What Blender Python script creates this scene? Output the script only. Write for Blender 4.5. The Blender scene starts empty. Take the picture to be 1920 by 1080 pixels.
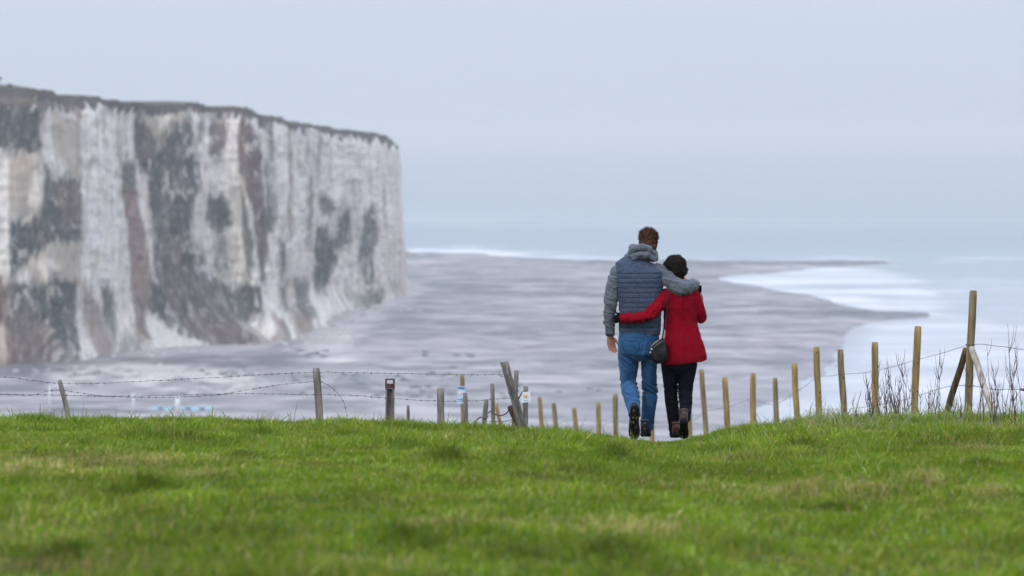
import bpy, bmesh, math, random
import numpy as np
from mathutils import Vector, Matrix, noise as mnoise
from mathutils.bvhtree import BVHTree

sc = bpy.context.scene
col = sc.collection
R = math.radians
random.seed(7)
rng = np.random.default_rng(11)

# ------------------------------------------------------------------ camera
CAMZ = 70.0                 # eye height above the water
F = 7200.0                  # focal length in photo pixels (135 mm on 36 mm, 1920 px wide)
cam = bpy.data.cameras.new('camera')
cam.lens = 135; cam.sensor_width = 36; cam.sensor_fit = 'HORIZONTAL'
cam.shift_y = -(540 - 255) / 1920
cam.clip_start = 0.5; cam.clip_end = 120000
cam.dof.use_dof = True; cam.dof.focus_distance = 34.3; cam.dof.aperture_fstop = 3.5
camo = bpy.data.objects.new('camera', cam); col.objects.link(camo)
camo.location = (0, 0, CAMZ); camo.rotation_euler = (R(90), 0, 0)
sc.camera = camo

# ------------------------------------------------------------------ world: pale overcast sky
SUN_EL, SUN_AZ = 38, -150    # azimuth measured from +Y (view direction), clockwise
w = bpy.data.worlds.new('World'); sc.world = w; w.use_nodes = True
nt = w.node_tree; nt.nodes.clear()
out = nt.nodes.new('ShaderNodeOutputWorld'); bg = nt.nodes.new('ShaderNodeBackground')
sky = nt.nodes.new('ShaderNodeTexSky'); sky.sky_type = 'NISHITA'; sky.sun_disc = False
sky.sun_elevation = R(SUN_EL); sky.sun_rotation = R(SUN_AZ); sky.altitude = 70
sky.air_density = 1.0; sky.dust_density = 4.0; sky.ozone_density = 1.5
mixn = nt.nodes.new('ShaderNodeMix'); mixn.data_type = 'RGBA'
tc = nt.nodes.new('ShaderNodeTexCoord'); mp = nt.nodes.new('ShaderNodeMapping')
mp.inputs['Scale'].default_value = (1.5, 1.5, 9)
cn = nt.nodes.new('ShaderNodeTexNoise'); cn.inputs['Scale'].default_value = 1.6; cn.inputs['Detail'].default_value = 3
cr = nt.nodes.new('ShaderNodeMix'); cr.data_type = 'RGBA'
cr.inputs[6].default_value = (5.50, 6.22, 7.5, 1); cr.inputs[7].default_value = (6.30, 7.05, 8.3, 1)   # cloud layer radiance
nt.links.new(tc.outputs['Generated'], mp.inputs['Vector']); nt.links.new(mp.outputs[0], cn.inputs['Vector'])
nt.links.new(cn.outputs['Fac'], cr.inputs[0])
# an overcast sky is brighter overhead than at the horizon
sx = nt.nodes.new('ShaderNodeSeparateXYZ'); nt.links.new(tc.outputs['Generated'], sx.inputs[0])
mr = nt.nodes.new('ShaderNodeMapRange'); mr.inputs[1].default_value = 0; mr.inputs[2].default_value = 1; mr.inputs[3].default_value = 1; mr.inputs[4].default_value = 2.9
nt.links.new(sx.outputs['Z'], mr.inputs[0])
vm_ = nt.nodes.new('ShaderNodeVectorMath'); vm_.operation = 'SCALE'
nt.links.new(cr.outputs[2], vm_.inputs[0]); nt.links.new(mr.outputs[0], vm_.inputs['Scale'])
mixn.inputs[0].default_value = 0.88
nt.links.new(sky.outputs[0], mixn.inputs[6]); nt.links.new(vm_.outputs[0], mixn.inputs[7])
bg.inputs['Strength'].default_value = 0.10
nt.links.new(mixn.outputs[2], bg.inputs['Color']); nt.links.new(bg.outputs[0], out.inputs['Surface'])

sun = bpy.data.lights.new('sun', 'SUN'); sun.energy = 1.1; sun.angle = R(14); sun.color = (1.0, 0.96, 0.9)
suno = bpy.data.objects.new('sun', sun); col.objects.link(suno); suno.location = (0, -20, 120)
az, el = R(SUN_AZ), R(SUN_EL)
sdir = Vector((math.sin(az) * math.cos(el), math.cos(az) * math.cos(el), math.sin(el)))
suno.rotation_euler = sdir.to_track_quat('Z', 'Y').to_euler()

vs = sc.view_settings; vs.view_transform = 'Standard'; vs.look = 'None'; vs.gamma = 1; vs.exposure = 0.13
sc.cycles.volume_bounces = 0; sc.cycles.max_bounces = 6; sc.cycles.transparent_max_bounces = 8
sc.cycles.use_denoising = True

# ------------------------------------------------------------------ helpers
def P(px, py, D):            # a point D metres ahead seen at photo pixel (px, py)
    return Vector(((px - 960) / F * D, D, CAMZ - (py - 255) / F * D))

_tab = rng.random((256, 256))
def vnoise(x, y, s=0):
    x = np.asarray(x, float) + s * 17.31; y = np.asarray(y, float) + s * 9.73
    xi = np.floor(x).astype(int); yi = np.floor(y).astype(int)
    fx = x - xi; fy = y - yi; fx = fx * fx * (3 - 2 * fx); fy = fy * fy * (3 - 2 * fy)
    a = _tab[xi % 256, yi % 256]; b = _tab[(xi + 1) % 256, yi % 256]
    c = _tab[xi % 256, (yi + 1) % 256]; d = _tab[(xi + 1) % 256, (yi + 1) % 256]
    return (a * (1 - fx) + b * fx) * (1 - fy) + (c * (1 - fx) + d * fx) * fy
def fbm(x, y, s=0, o=4):
    v = 0; a = 0.5; t = 0
    for k in range(o):
        v = v + a * vnoise(x * 2 ** k, y * 2 ** k, s + k * 3); t += a; a *= 0.55
    return v / t
def sst(a, b, x):
    t = np.clip((x - a) / (b - a), 0, 1); return t * t * (3 - 2 * t)
def inpoly(x, y, poly):
    r = np.zeros(np.shape(x), bool); n = len(poly)
    for i in range(n):
        x1, y1 = poly[i]; x2, y2 = poly[(i + 1) % n]
        if y1 == y2: continue
        c = ((y1 > y) != (y2 > y)) & (x < (x2 - x1) * (y - y1) / (y2 - y1) + x1)
        r ^= c
    return r
def softpoly(x, y, poly, rx, ry, s=0):   # soft-edged membership in a polygon
    acc = 0
    for k, (dx, dy) in enumerate([(0, 0), (.5, .3), (-.5, .3), (.3, -.5), (-.3, -.5), (1, 0), (-1, 0), (0, 1), (0, -1)]):
        acc = acc + inpoly(x + dx * rx, y + dy * ry, poly)
    return acc / 9.0

def mesh_np(name, verts, faces, colors=None, smooth=True):
    """verts (n,3); faces: list of (m,k) index arrays"""
    me = bpy.data.meshes.new(name)
    verts = np.ascontiguousarray(verts, np.float32)
    me.vertices.add(len(verts)); me.vertices.foreach_set('co', verts.ravel())
    tot = [np.full(len(f), f.shape[1], np.int32) for f in faces]
    lt = np.concatenate(tot); idx = np.concatenate([f.ravel() for f in faces]).astype(np.int32)
    ls = np.zeros(len(lt), np.int32); ls[1:] = np.cumsum(lt)[:-1]
    me.loops.add(len(idx)); me.loops.foreach_set('vertex_index', idx)
    me.polygons.add(len(lt)); me.polygons.foreach_set('loop_start', ls); me.polygons.foreach_set('loop_total', lt)
    me.update(calc_edges=True); me.validate()
    if smooth: me.polygons.foreach_set('use_smooth', np.ones(len(me.polygons), bool))
    if colors is not None:
        at = me.color_attributes.new('col', 'FLOAT_COLOR', 'POINT')
        c = np.ones((len(verts), 4), np.float32); c[:, :3] = colors
        at.data.foreach_set('color', c.ravel())
    return me
def grid_faces(nr, nc):
    i = np.arange(nr - 1)[:, None] * nc + np.arange(nc - 1)[None, :]
    return np.stack([i, i + 1, i + nc + 1, i + nc], -1).reshape(-1, 4)

def link(name, me, mat=None, parent=None):
    o = bpy.data.objects.new(name, me); col.objects.link(o)
    if mat is not None and me is not None: me.materials.clear(); me.materials.append(mat)
    if parent is not None: o.parent = parent
    return o
def tag(o, label=None, cat=None, group=None, kind=None):
    if label: o['label'] = label
    if cat: o['category'] = cat
    if group: o['group'] = group
    if kind: o['kind'] = kind
    return o
def empty(name, loc, label, cat, group=None):
    o = bpy.data.objects.new(name, None); col.objects.link(o); o.location = loc; o.empty_display_size = .1
    return tag(o, label, cat, group)

# materials
def mat(name, base, rough=0.8, spec=0.3, attr=False, noise=None, bump=None, trans=0, metal=0, sheen=0, coord='Object'):
    """noise=(scale, amount, detail) varies the base colour; bump=(scale, distance, detail)"""
    m = bpy.data.materials.new(name); m.use_nodes = True
    n = m.node_tree; p = n.nodes['Principled BSDF']
    p.inputs['Roughness'].default_value = rough; p.inputs['Specular IOR Level'].default_value = spec
    p.inputs['Metallic'].default_value = metal
    if sheen: p.inputs['Sheen Weight'].default_value = sheen
    tcn = n.nodes.new('ShaderNodeTexCoord')
    def mapped(scale):
        if isinstance(scale, (tuple, list)):
            mm = n.nodes.new('ShaderNodeMapping'); mm.inputs['Scale'].default_value = scale
            n.links.new(tcn.outputs[coord], mm.inputs[0]); return mm.outputs[0], 1.0
        return tcn.outputs[coord], scale
    if attr:
        a = n.nodes.new('ShaderNodeVertexColor'); a.layer_name = 'col'; src = a.outputs['Color']
    else:
        a = n.nodes.new('ShaderNodeRGB'); a.outputs[0].default_value = (*base, 1); src = a.outputs[0]
    if noise:
        v, s = mapped(noise[0]); t = n.nodes.new('ShaderNodeTexNoise')
        t.inputs['Scale'].default_value = s; t.inputs['Detail'].default_value = noise[2]
        n.links.new(v, t.inputs['Vector'])
        r = n.nodes.new('ShaderNodeMapRange'); r.inputs[1].default_value = .3; r.inputs[2].default_value = .7
        r.inputs[3].default_value = 1 - noise[1]; r.inputs[4].default_value = 1 + noise[1]
        n.links.new(t.outputs['Fac'], r.inputs[0])
        mx = n.nodes.new('ShaderNodeVectorMath'); mx.operation = 'SCALE'
        n.links.new(src, mx.inputs[0]); n.links.new(r.outputs[0], mx.inputs['Scale']); src = mx.outputs[0]
    n.links.new(src, p.inputs['Base Color'])
    if bump:
        v, s = mapped(bump[0]); t = n.nodes.new('ShaderNodeTexNoise')
        t.inputs['Scale'].default_value = s; t.inputs['Detail'].default_value = bump[2]
        n.links.new(v, t.inputs['Vector'])
        b = n.nodes.new('ShaderNodeBump'); b.inputs['Distance'].default_value = bump[1]; b.inputs['Strength'].default_value = 1
        n.links.new(t.outputs['Fac'], b.inputs['Height']); n.links.new(b.outputs[0], p.inputs['Normal'])
    if trans:
        tr = n.nodes.new('ShaderNodeBsdfTranslucent'); n.links.new(src, tr.inputs['Color'])
        ms = n.nodes.new('ShaderNodeMixShader'); ms.inputs[0].default_value = trans
        o = n.nodes['Material Output']
        n.links.new(p.outputs[0], ms.inputs[1]); n.links.new(tr.outputs[0], ms.inputs[2]); n.links.new(ms.outputs[0], o.inputs['Surface'])
    return m

# ------------------------------------------------------------------ the grassy hill
_cx = np.array([-400, 0, 300, 600, 800, 1000, 1150, 1250, 1300, 1400, 1500, 1600, 1920, 2400])
_cd = np.array([.14, .105, .085, .070, .052, .005, -.055, -.08, -.065, -.005, .030, .048, .058, .08])
def gz(x, y):                # ground height of the hill
    x = np.asarray(x, float); y = np.asarray(y, float)
    ys = np.minimum(y, 55)
    z = -1.25 - .00777 * ys - .001 * ys * ys - .088 * np.clip(y - 55, 0, None)
    px = 960 + x / 34 * F
    b = np.interp(px, _cx, _cd)
    z = z + b * (.45 + .55 * sst(14, 27, y)) * (1 - .5 * sst(45, 70, y))
    z = z + (fbm(x * .9, y * .5, 3, 3) - .5) * .07 * sst(6, 14, y) + (fbm(x * 3.1, y * 2.1, 5, 2) - .5) * .025
    # broken clod edge near the right fence
    z = z + .05 * sst(1300, 1480, px) * sst(30, 33, y) * (fbm(x * 2.3, y * 1.3, 9, 2))
    z = z - np.clip(y - 84, 0, None) ** 1.6 * .12
    return z + CAMZ
def gpt(px, py):             # the hill point seen at a photo pixel (nearest hit)
    for D in np.arange(9, 60, .05):
        X = (px - 960) / F * D
        if gz(X, D) >= CAMZ - (py - 255) / F * D: return X, D
    return (px - 960) / F * 35, 35.

xs = np.concatenate([np.linspace(-120, -14, 40), np.linspace(-13.5, 13.5, 280), np.linspace(14, 120, 40)])
ys = np.concatenate([np.linspace(-40, 6, 24), np.linspace(6.5, 46, 260), np.linspace(47, 150, 80)])
GX, GY = np.meshgrid(xs, ys); GZ = np.maximum(gz(GX, GY), 1.0)
far = (GY > 88)
gcol = np.zeros(GX.shape + (3,)); n1 = fbm(GX * 1.5, GY * 1.1, 2)[..., None]
gcol[:] = np.array([.035, .052, .008]) * (.6 + .8 * n1) + np.array([.03, .015, .005]) * n1
gcol[far] = (.5, .5, .47)
hill_m = mat('turf_soil', (.05, .08, .02), .95, .1, attr=True, bump=(14, .02, 4))
ground = link('grass_hill', mesh_np('grass_hill', np.stack([GX, GY, GZ], -1).reshape(-1, 3), [grid_faces(len(ys), len(xs))], gcol.reshape(-1, 3)), hill_m)
tag(ground, kind='structure')

# grass blades: one object of uncountable blades
def grass():
    N = 700000
    # density falls with distance
    D = 9.5 + (41 - 9.5) * rng.random(int(N * 1.5)) ** .85
    half = .150 * D + .25
    keep = rng.random(len(D)) < (half / half.max()) ** .6
    D = D[keep][:N]; half = .150 * D + .25
    X = (rng.random(len(D)) * 2 - 1) * half
    n = len(D)
    # clumping
    cl = fbm(X * 2.6, D * 1.7, 21, 3); cl2 = fbm(X * 9, D * 7, 23, 2); big = fbm(X * .7, D * .33, 25, 3)
    px = 960 + X / D * F
    Z = gz(X, D)
    py = 255 + (CAMZ - Z) / D * F
    # dry straw and dark tufts, at their places on the hill
    dry = np.zeros(n); dark = np.zeros(n); tall = np.zeros(n)
    def spot(cx, cy, rx, ry):      # rx in photo px across, ry px down, turned to metres on the ground
        x0, d0 = gpt(cx, cy); _, d1 = gpt(cx, cy - ry)
        rd = max(abs(d1 - d0), .25)
        return np.exp(-(((X - x0) / (rx / F * d0)) ** 2 + ((D - d0) / rd) ** 2))
    for a in [(120, 868, 170, 13), (30, 880, 60, 12), (260, 872, 70, 10), (380, 890, 60, 6), (1180, 995, 130, 16), (1530, 918, 90, 6),
              (1620, 915, 60, 6), (1740, 912, 50, 5), (1850, 925, 60, 8), (1480, 925, 120, 9), (60, 1068, 140, 12), (660, 1062, 100, 10), (840, 985, 120, 12), (1350, 870, 60, 6), (1830, 840, 40, 6)]:
        dry = np.maximum(dry, spot(*a))
    for a in [(272, 918, 34, 9), (212, 940, 22, 7), (840, 858, 34, 8), (1150, 856, 26, 7), (740, 1015, 38, 12), (120, 1045, 40, 10), (490, 822, 30, 5),
              (450, 862, 30, 5), (1160, 1050, 60, 10), (1840, 880, 46, 6), (1500, 845, 30, 6), (800, 1030, 40, 10), (1560, 960, 40, 8), (70, 1060, 20, 6)]:
        s = spot(*a); dark = np.maximum(dark, s); tall = np.maximum(tall, s * 1.3)
    crest = sst(28, 31.5, D)
    rough = sst(1420, 1560, px) * sst(29, 32, D)
    tall = np.maximum(tall, crest * sst(.56, .68, cl) * .45)
    tall = np.maximum(tall, rough * (.12 + .75 * sst(.45, .7, cl))); tall = np.maximum(tall, .7 * sst(.58, .72, fbm(X * 1.8, D * 1.0, 27, 3)))
    x0 = (368 - 960) / F * 33; tall = np.maximum(tall, .8 * np.exp(-(((X - x0) / .10) ** 2 + ((D - 32.8) / .35) ** 2)))
    band = sst(.52, .66, big)
    h = .85 * (.014 + .026 * rng.random(n) + .034 * sst(.35, .7, cl) * cl2 * 2) * (1 + 1.35 * tall)
    h *= np.where(rng.random(n) < .02, 1.7, 1) * (1 - .62 * np.exp(-((px - 1235) / 100) ** 2) * sst(29, 32, D)) * (.70 + .30 * sst(20, 29, D))
    wd = (.0022 + .0022 * rng.random(n)) * (1 + .35 * crest) * (1 + .2 * tall)
    # blade colours
    g = np.empty((n, 3)); t = rng.random(n)[:, None]
    g[:] = np.array([.074, .152, .006]) * (1 - t) + np.array([.200, .268, .020]) * t
    yel = (rng.random(n) < .10 + .25 * sst(.5, .8, fbm(X * 3, D * 2, 31, 2)) )[:, None]
    g = np.where(yel, np.array([.235, .225, .045]) * (.7 + .6 * t), g)
    shine = (rng.random(n) < .05)[:, None]; g = np.where(shine, np.array([.32, .40, .12]) * (.7 + .6 * t), g)  # scattered pale blades, specular highlight painted into their colour
    straw = (rng.random(n) < .025 + .50 * dry + .30 * rough * sst(.48, .6, fbm(X * 2.5, D, 37, 3)) + .08 * sst(.5, .75, fbm(X * .9, D * .5, 33, 3)))[:, None]
    g = np.where(straw, np.array([.40, .31, .13]) * (.6 + .6 * rng.random(n)[:, None]), g)
    blue = (rng.random(n) < .07 + .12 * rough)[:, None]
    g = np.where(blue, np.array([.13, .20, .075]) * (.7 + .6 * t), g)
    g *= 1.12 * (1 - .50 * dark[:, None]) * (.62 + .88 * fbm(X * 2.6, D * 1.5, 35, 4))[:, None] * (.75 + .5 * cl2)[:, None] * (1 - .18 * band)[:, None]
    ang = rng.random(n) * 2 * np.pi; la = rng.random(n) * 2 * np.pi
    arch = (rng.random(n) < .05 * rough); h = np.where(arch, h * 1.8, h); g = np.where(arch[:, None], np.array([.30, .33, .17]), g)
    lean = (.25 + .9 * rng.random(n) ** 1.5) * h * (1 + .3 * rough)
    dx, dy = np.cos(ang) * wd, np.sin(ang) * wd
    lx, ly = np.cos(la) * lean + .006, np.sin(la) * lean
    V = np.empty((n, 5, 3), np.float32)
    V[:, 0] = np.stack([X - dx, D - dy, Z - .006], -1); V[:, 1] = np.stack([X + dx, D + dy, Z - .006], -1)
    V[:, 2] = np.stack([X + dx * .75 + lx * .35, D + dy * .75 + ly * .35, Z + h * .6], -1)
    V[:, 3] = np.stack([X - dx * .75 + lx * .35, D - dy * .75 + ly * .35, Z + h * .6], -1)
    V[:, 4] = np.stack([X + lx, D + ly, Z + h], -1)
    b = np.arange(n)[:, None] * 5
    q = b + np.array([0, 1, 2, 3]); tri = b + np.array([3, 2, 4])
    C = np.repeat(g[:, None, :], 5, 1)
    me = mesh_np('grass', V.reshape(-1, 3), [q, tri], C.reshape(-1, 3), smooth=False)
    gm = mat('grass_blade', (.1, .2, .03), .7, .06, attr=True, trans=.35)
    tag(link('grass', me, gm), 'short green meadow grass covering the hill', 'grass', kind='stuff')
grass()

# ------------------------------------------------------------------ beach and sea
def to_px(X, Y, Z=0): return 960 + X / Y * F, 255 + (CAMZ - Z) / Y * F
SHORE = [(765, 474), (900, 477), (1000, 486), (1150, 489), (1350, 489), (1500, 490), (1600, 491), (1690, 492), (1600, 497), (1520, 502), (1440, 511), (1350, 521), (1372, 530),
         (1450, 541), (1520, 556), (1600, 575), (1660, 585), (1735, 587), (1735, 593), (1660, 597), (1600, 612), (1560, 632), (1590, 650), (1530, 668), (1540, 690), (1440, 712), (1480, 735),
         (1400, 760), (1380, 830), (1500, 2000), (-3000, 2000), (-3000, 400), (765, 400)]
def shore_mask(X, Y):
    px, py = to_px(X, Y)
    wx = (fbm(X * .03, Y * .012, 41, 3) - .5) * 50; wy = (fbm(X * .03, Y * .02, 43, 3) - .5) * 8
    lo = sst(600, 680, py); return softpoly(px + wx * (1 + lo), py + wy * (1 + .8 * lo), SHORE, 26 + 60 * lo, 2.2 + 9 * lo)
rows = 504000.0 / np.linspace(830 - 255, 462 - 255, 430)
cols = np.linspace(-330, 330, 560)
BX, BY = np.meshgrid(cols, rows)
m = shore_mask(BX, BY)
bpx, bpy_ = to_px(BX, BY)
BZ = (m - .36) * 1.2 + (fbm(BX * .06, BY * .03, 45, 3) - .5) * .5 * m
def band(poly, rx=18, ry=4, wa=40, wb=8, s=50):
    wx = (fbm(BX * .05, BY * .02, s, 3) - .5) * wa * 2; wy = (fbm(BX * .05, BY * .03, s + 7, 3) - .5) * wb * 2
    return softpoly(bpx + wx, bpy_ + wy, poly, rx, ry)[..., None]
bc = np.empty(BX.shape + (3,)); bc[:] = (.205, .19, .205)
st = fbm(BX * .012, BY * .020, 51, 5)[..., None]; st2 = fbm(BX * .05, BY * .055, 53, 4)[..., None]
st3 = fbm(BX * .006, BY * .035, 55, 3)[..., None]
def mix(c, f): 
    global bc
    f = np.clip(f, 0, 1); bc = bc * (1 - f) + np.array(c) * f
mix((.40, .385, .41), sst(.52, .70, st2 * .5 + st3 * .5) * .8)
mix((.105, .115, .15), sst(.55, .72, 1 - (st * .5 + st2 * .5)) * .75)
mix((.30, .25, .24), sst(.5, .75, fbm(BX * .02, BY * .01, 57, 3))[..., None] * .35)
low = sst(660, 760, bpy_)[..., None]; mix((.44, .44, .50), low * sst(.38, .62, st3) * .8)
mix((.09, .105, .15), band([(740, 478), (1000, 488), (1150, 489), (1700, 489), (1640, 498), (1480, 500), (1380, 508), (1100, 502), (900, 494), (740, 492)], 20, 2, 30, 3) * .8)
mix((.12, .135, .18), band([(1340, 560), (1480, 572), (1780, 586), (1780, 595), (1650, 596), (1500, 596), (1360, 592), (1320, 580)], 30, 3, 40, 5, 61) * .75)
mix((.30, .26, .24), band([(1380, 540), (1480, 550), (1600, 578), (1500, 572), (1390, 556)], 20, 3, 20, 3, 63) * .6)
mix((.075, .095, .11), band([(380, 696), (520, 690), (960, 708), (960, 724), (560, 728), (450, 716)], 20, 4, 50, 8, 65) * .8 * sst(.3, .55, st2))
for (sx, sy, sw, sh) in [(592, 668, 26, 7), (692, 668, 20, 3), (802, 668, 12, 7), (872, 668, 12, 7), (884, 521, 20, 4), (715, 590, 24, 3), (430, 706, 22, 6), (500, 704, 22, 5), (660, 705, 20, 5)]:
    mix((.06, .075, .09), np.exp(-(((bpx - sx) / sw) ** 2 + ((bpy_ - sy) / sh) ** 2))[..., None] ** .7 * .9)
mix((.25, .26, .34), band([(-200, 690), (120, 682), (280, 655), (460, 648), (640, 600), (760, 560), (860, 566), (700, 600), (640, 640), (560, 672), (480, 700), (330, 712), (-200, 760)], 16, 5, 20, 5, 67) * .75)
mix((.44, .43, .46), band([(560, 655), (620, 600), (700, 560), (770, 530), (780, 556), (690, 590), (660, 640), (700, 680), (620, 690)], 20, 5, 40, 10, 69) * sst(.42, .6, st2))
mix((.50, .475, .48), band([(100, 694), (250, 686), (420, 700), (480, 730), (420, 740), (110, 722)], 20, 5, 40, 8, 71) * sst(.42, .6, fbm(BX * .12, BY * .08, 73, 3))[..., None])
mix((.50, .48, .51), band([(200, 655), (300, 646), (470, 640), (590, 596), (620, 604), (480, 654), (300, 664)], 14, 3, 16, 4, 75) * .6)
mix((.42, .41, .46), band([(560, 640), (960, 652), (1300, 650), (1300, 656), (900, 660), (600, 652)], 40, 2, 60, 9, 77) * .5 * sst(.35, .6, st2))
mix((.42, .42, .48), band([(560, 735), (1100, 742), (1400, 735), (1400, 765), (1000, 770), (560, 752)], 40, 4, 60, 12, 79) * .45 * sst(.3, .6, st2))
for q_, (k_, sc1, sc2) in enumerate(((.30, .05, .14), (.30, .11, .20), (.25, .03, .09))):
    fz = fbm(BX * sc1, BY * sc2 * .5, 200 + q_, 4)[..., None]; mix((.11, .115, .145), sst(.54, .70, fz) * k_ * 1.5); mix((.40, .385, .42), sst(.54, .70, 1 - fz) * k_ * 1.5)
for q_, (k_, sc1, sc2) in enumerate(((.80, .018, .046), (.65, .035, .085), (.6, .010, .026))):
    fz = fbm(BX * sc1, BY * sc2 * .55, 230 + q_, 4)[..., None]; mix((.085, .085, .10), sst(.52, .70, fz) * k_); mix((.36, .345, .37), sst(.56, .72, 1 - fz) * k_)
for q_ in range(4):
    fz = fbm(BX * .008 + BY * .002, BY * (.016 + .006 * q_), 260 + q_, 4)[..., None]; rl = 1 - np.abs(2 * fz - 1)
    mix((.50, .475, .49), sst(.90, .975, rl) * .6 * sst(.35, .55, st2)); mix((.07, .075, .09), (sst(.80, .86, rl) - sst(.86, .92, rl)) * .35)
mix((.30, .30, .35), (1 - m)[..., None] * sst(600, 680, bpy_)[..., None] * 1.3)
mix((.07, .075, .09), (((bpy_ > 584) & (bpy_ < 594) & (bpx > 1420)) * .75)[..., None]); mix((.075, .085, .11), (((bpy_ > 484) & (bpy_ < 499) & (bpx > 1100)) * .7)[..., None])
gr = fbm(BX * .12, BY * .07, 301, 3)[..., None]; mix((.07, .075, .09), sst(.56, .72, gr) * .45); mix((.45, .43, .45), sst(.60, .76, 1 - gr) * .45)
mix((.50, .485, .50), band([(545, 655), (610, 604), (700, 566), (768, 532), (800, 545), (745, 578), (700, 604), (650, 640), (640, 668)], 20, 5, 26, 8, 303) * (.5 + .6 * sst(.4, .6, st2)))
cl_ = sst(.42, .62, fbm(BX * .10, BY * .06, 311, 4))[..., None]
mix((.62, .59, .58), band([(90, 696), (250, 684), (430, 696), (500, 716), (470, 742), (110, 726)], 20, 5, 40, 8, 313) * cl_ * .9)
mix((.62, .59, .58), band([(545, 660), (600, 606), (690, 566), (770, 528), (810, 545), (750, 580), (705, 606), (660, 640), (690, 676), (620, 692)], 24, 5, 30, 9, 315) * (.25 + .7 * cl_))
mix((.58, .56, .58), band([(190, 664), (300, 650), (470, 643), (560, 612), (590, 604), (560, 640), (480, 662), (300, 672)], 14, 3, 16, 4, 317) * .55)
bc = bc * np.array([.79, .75, .735])
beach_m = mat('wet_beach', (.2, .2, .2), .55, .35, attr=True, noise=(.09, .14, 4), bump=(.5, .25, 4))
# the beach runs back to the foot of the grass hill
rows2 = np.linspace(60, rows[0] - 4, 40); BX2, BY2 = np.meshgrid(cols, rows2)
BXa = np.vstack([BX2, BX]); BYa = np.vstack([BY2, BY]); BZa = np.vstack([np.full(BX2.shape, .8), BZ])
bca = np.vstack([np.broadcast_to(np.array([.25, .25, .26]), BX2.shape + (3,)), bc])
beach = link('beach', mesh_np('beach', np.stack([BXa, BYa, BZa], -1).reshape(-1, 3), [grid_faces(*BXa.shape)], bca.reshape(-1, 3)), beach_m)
tag(beach, kind='structure')

# sea
ry = np.concatenate([504000.0 / np.linspace(900 - 255, 440 - 255, 460), 504000.0 / np.linspace(439 - 255, 20, 160), np.array([30000., 45000.])])
t = np.linspace(-1, 1, 620); t = np.sign(t) * np.abs(t) ** 1.6
SX = t[None, :] * (.55 * ry[:, None] + 60); SY = np.repeat(ry[:, None], len(t), 1)
spx, spy = to_px(SX, SY)
wx = (fbm(SX * .03, SY * .02, 81, 4) - .5) * 110; wy = (fbm(SX * .03, SY * .03, 83, 4) - .5) * 22
def sband(poly, rx, ry_): return softpoly(spx + wx, spy + wy, poly, rx, ry_)
streak = fbm(SX * .02, SY * .03, 85, 4); fine = fbm(SX * .08, SY * .07, 87, 3); swell = fbm(SX * .0018, SY * .010, 89, 4)
foam = np.zeros(SX.shape)
foam = np.maximum(foam, sband([(740, 464), (900, 466), (1000, 474), (1160, 486), (1360, 488), (1360, 494), (1000, 492), (740, 484)], 20, 5) * (.55 + .5 * streak))
foam = np.maximum(foam, sband([(700, 466), (900, 468), (1000, 476), (1160, 487), (1160, 492), (1000, 490), (700, 482)], 24, 3) * 1.3)
foam = np.maximum(foam, sband([(1330, 528), (1420, 508), (1560, 500), (1700, 512), (1770, 560), (1800, 592), (1640, 592), (1480, 556)], 26, 7) * (.35 + .75 * sst(.35, .6, streak)))
foam = np.maximum(foam, sband([(1340, 534), (1350, 520), (1420, 520), (1560, 545), (1700, 580), (1700, 594), (1560, 574)], 30, 5) * (.55 + .4 * streak))
foam = np.maximum(foam, sband([(1380, 720), (1540, 640), (1600, 604), (1820, 592), (1960, 610), (2100, 900), (800, 900), (1200, 760)], 40, 10) * (.42 + .42 * sst(.3, .65, streak * .6 + fine * .4)))
foam = np.maximum(foam, sst(470, 560, spy) * sst(1500, 1750, spx) * (.22 + .5 * sst(.5, .75, streak * .5 + fine * .5)))
foam = np.maximum(foam, (sst(395, 408, spy) - sst(418, 440, spy)) * .25 * sst(.45, .62, swell))
foam = np.maximum(foam, (sst(478, 484, spy) - sst(490, 500, spy)) * .5 * sst(.5, .65, streak) * sst(1400, 1600, spx))
foam = foam * (1 - .75 * shore_mask(SX - 9, SY) * sst(600, 640, spy))
foam = foam * (.55 + .55 * sst(.36, .60, fbm(SX * .012, SY * .035, 91, 4)))
foam = np.clip(foam, 0, 1)[..., None]
base = np.array([.215, .262, .285]) * (.85 + .3 * swell[..., None])
lil = sst(470, 640, spy)[..., None]
base = base * (1 - lil) + np.array([.26, .27, .31]) * lil
scol = base * (1 - foam) + np.array([.60, .595, .62]) * foam
sea_m = mat('sea_water', (.1, .2, .2), .34, .5, attr=True, bump=((.05, .16, .1), 1.1, 5))
sea_m.node_tree.nodes['Principled BSDF'].inputs['IOR'].default_value = 1.33
sea = link('sea', mesh_np('sea', np.stack([SX, SY, .7 * foam[..., 0] * (fine - .5) * sst(600, 520, spy)], -1).reshape(-1, 3), [grid_faces(*SX.shape)], scol.reshape(-1, 3)), sea_m)
tag(sea, kind='structure')

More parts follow.
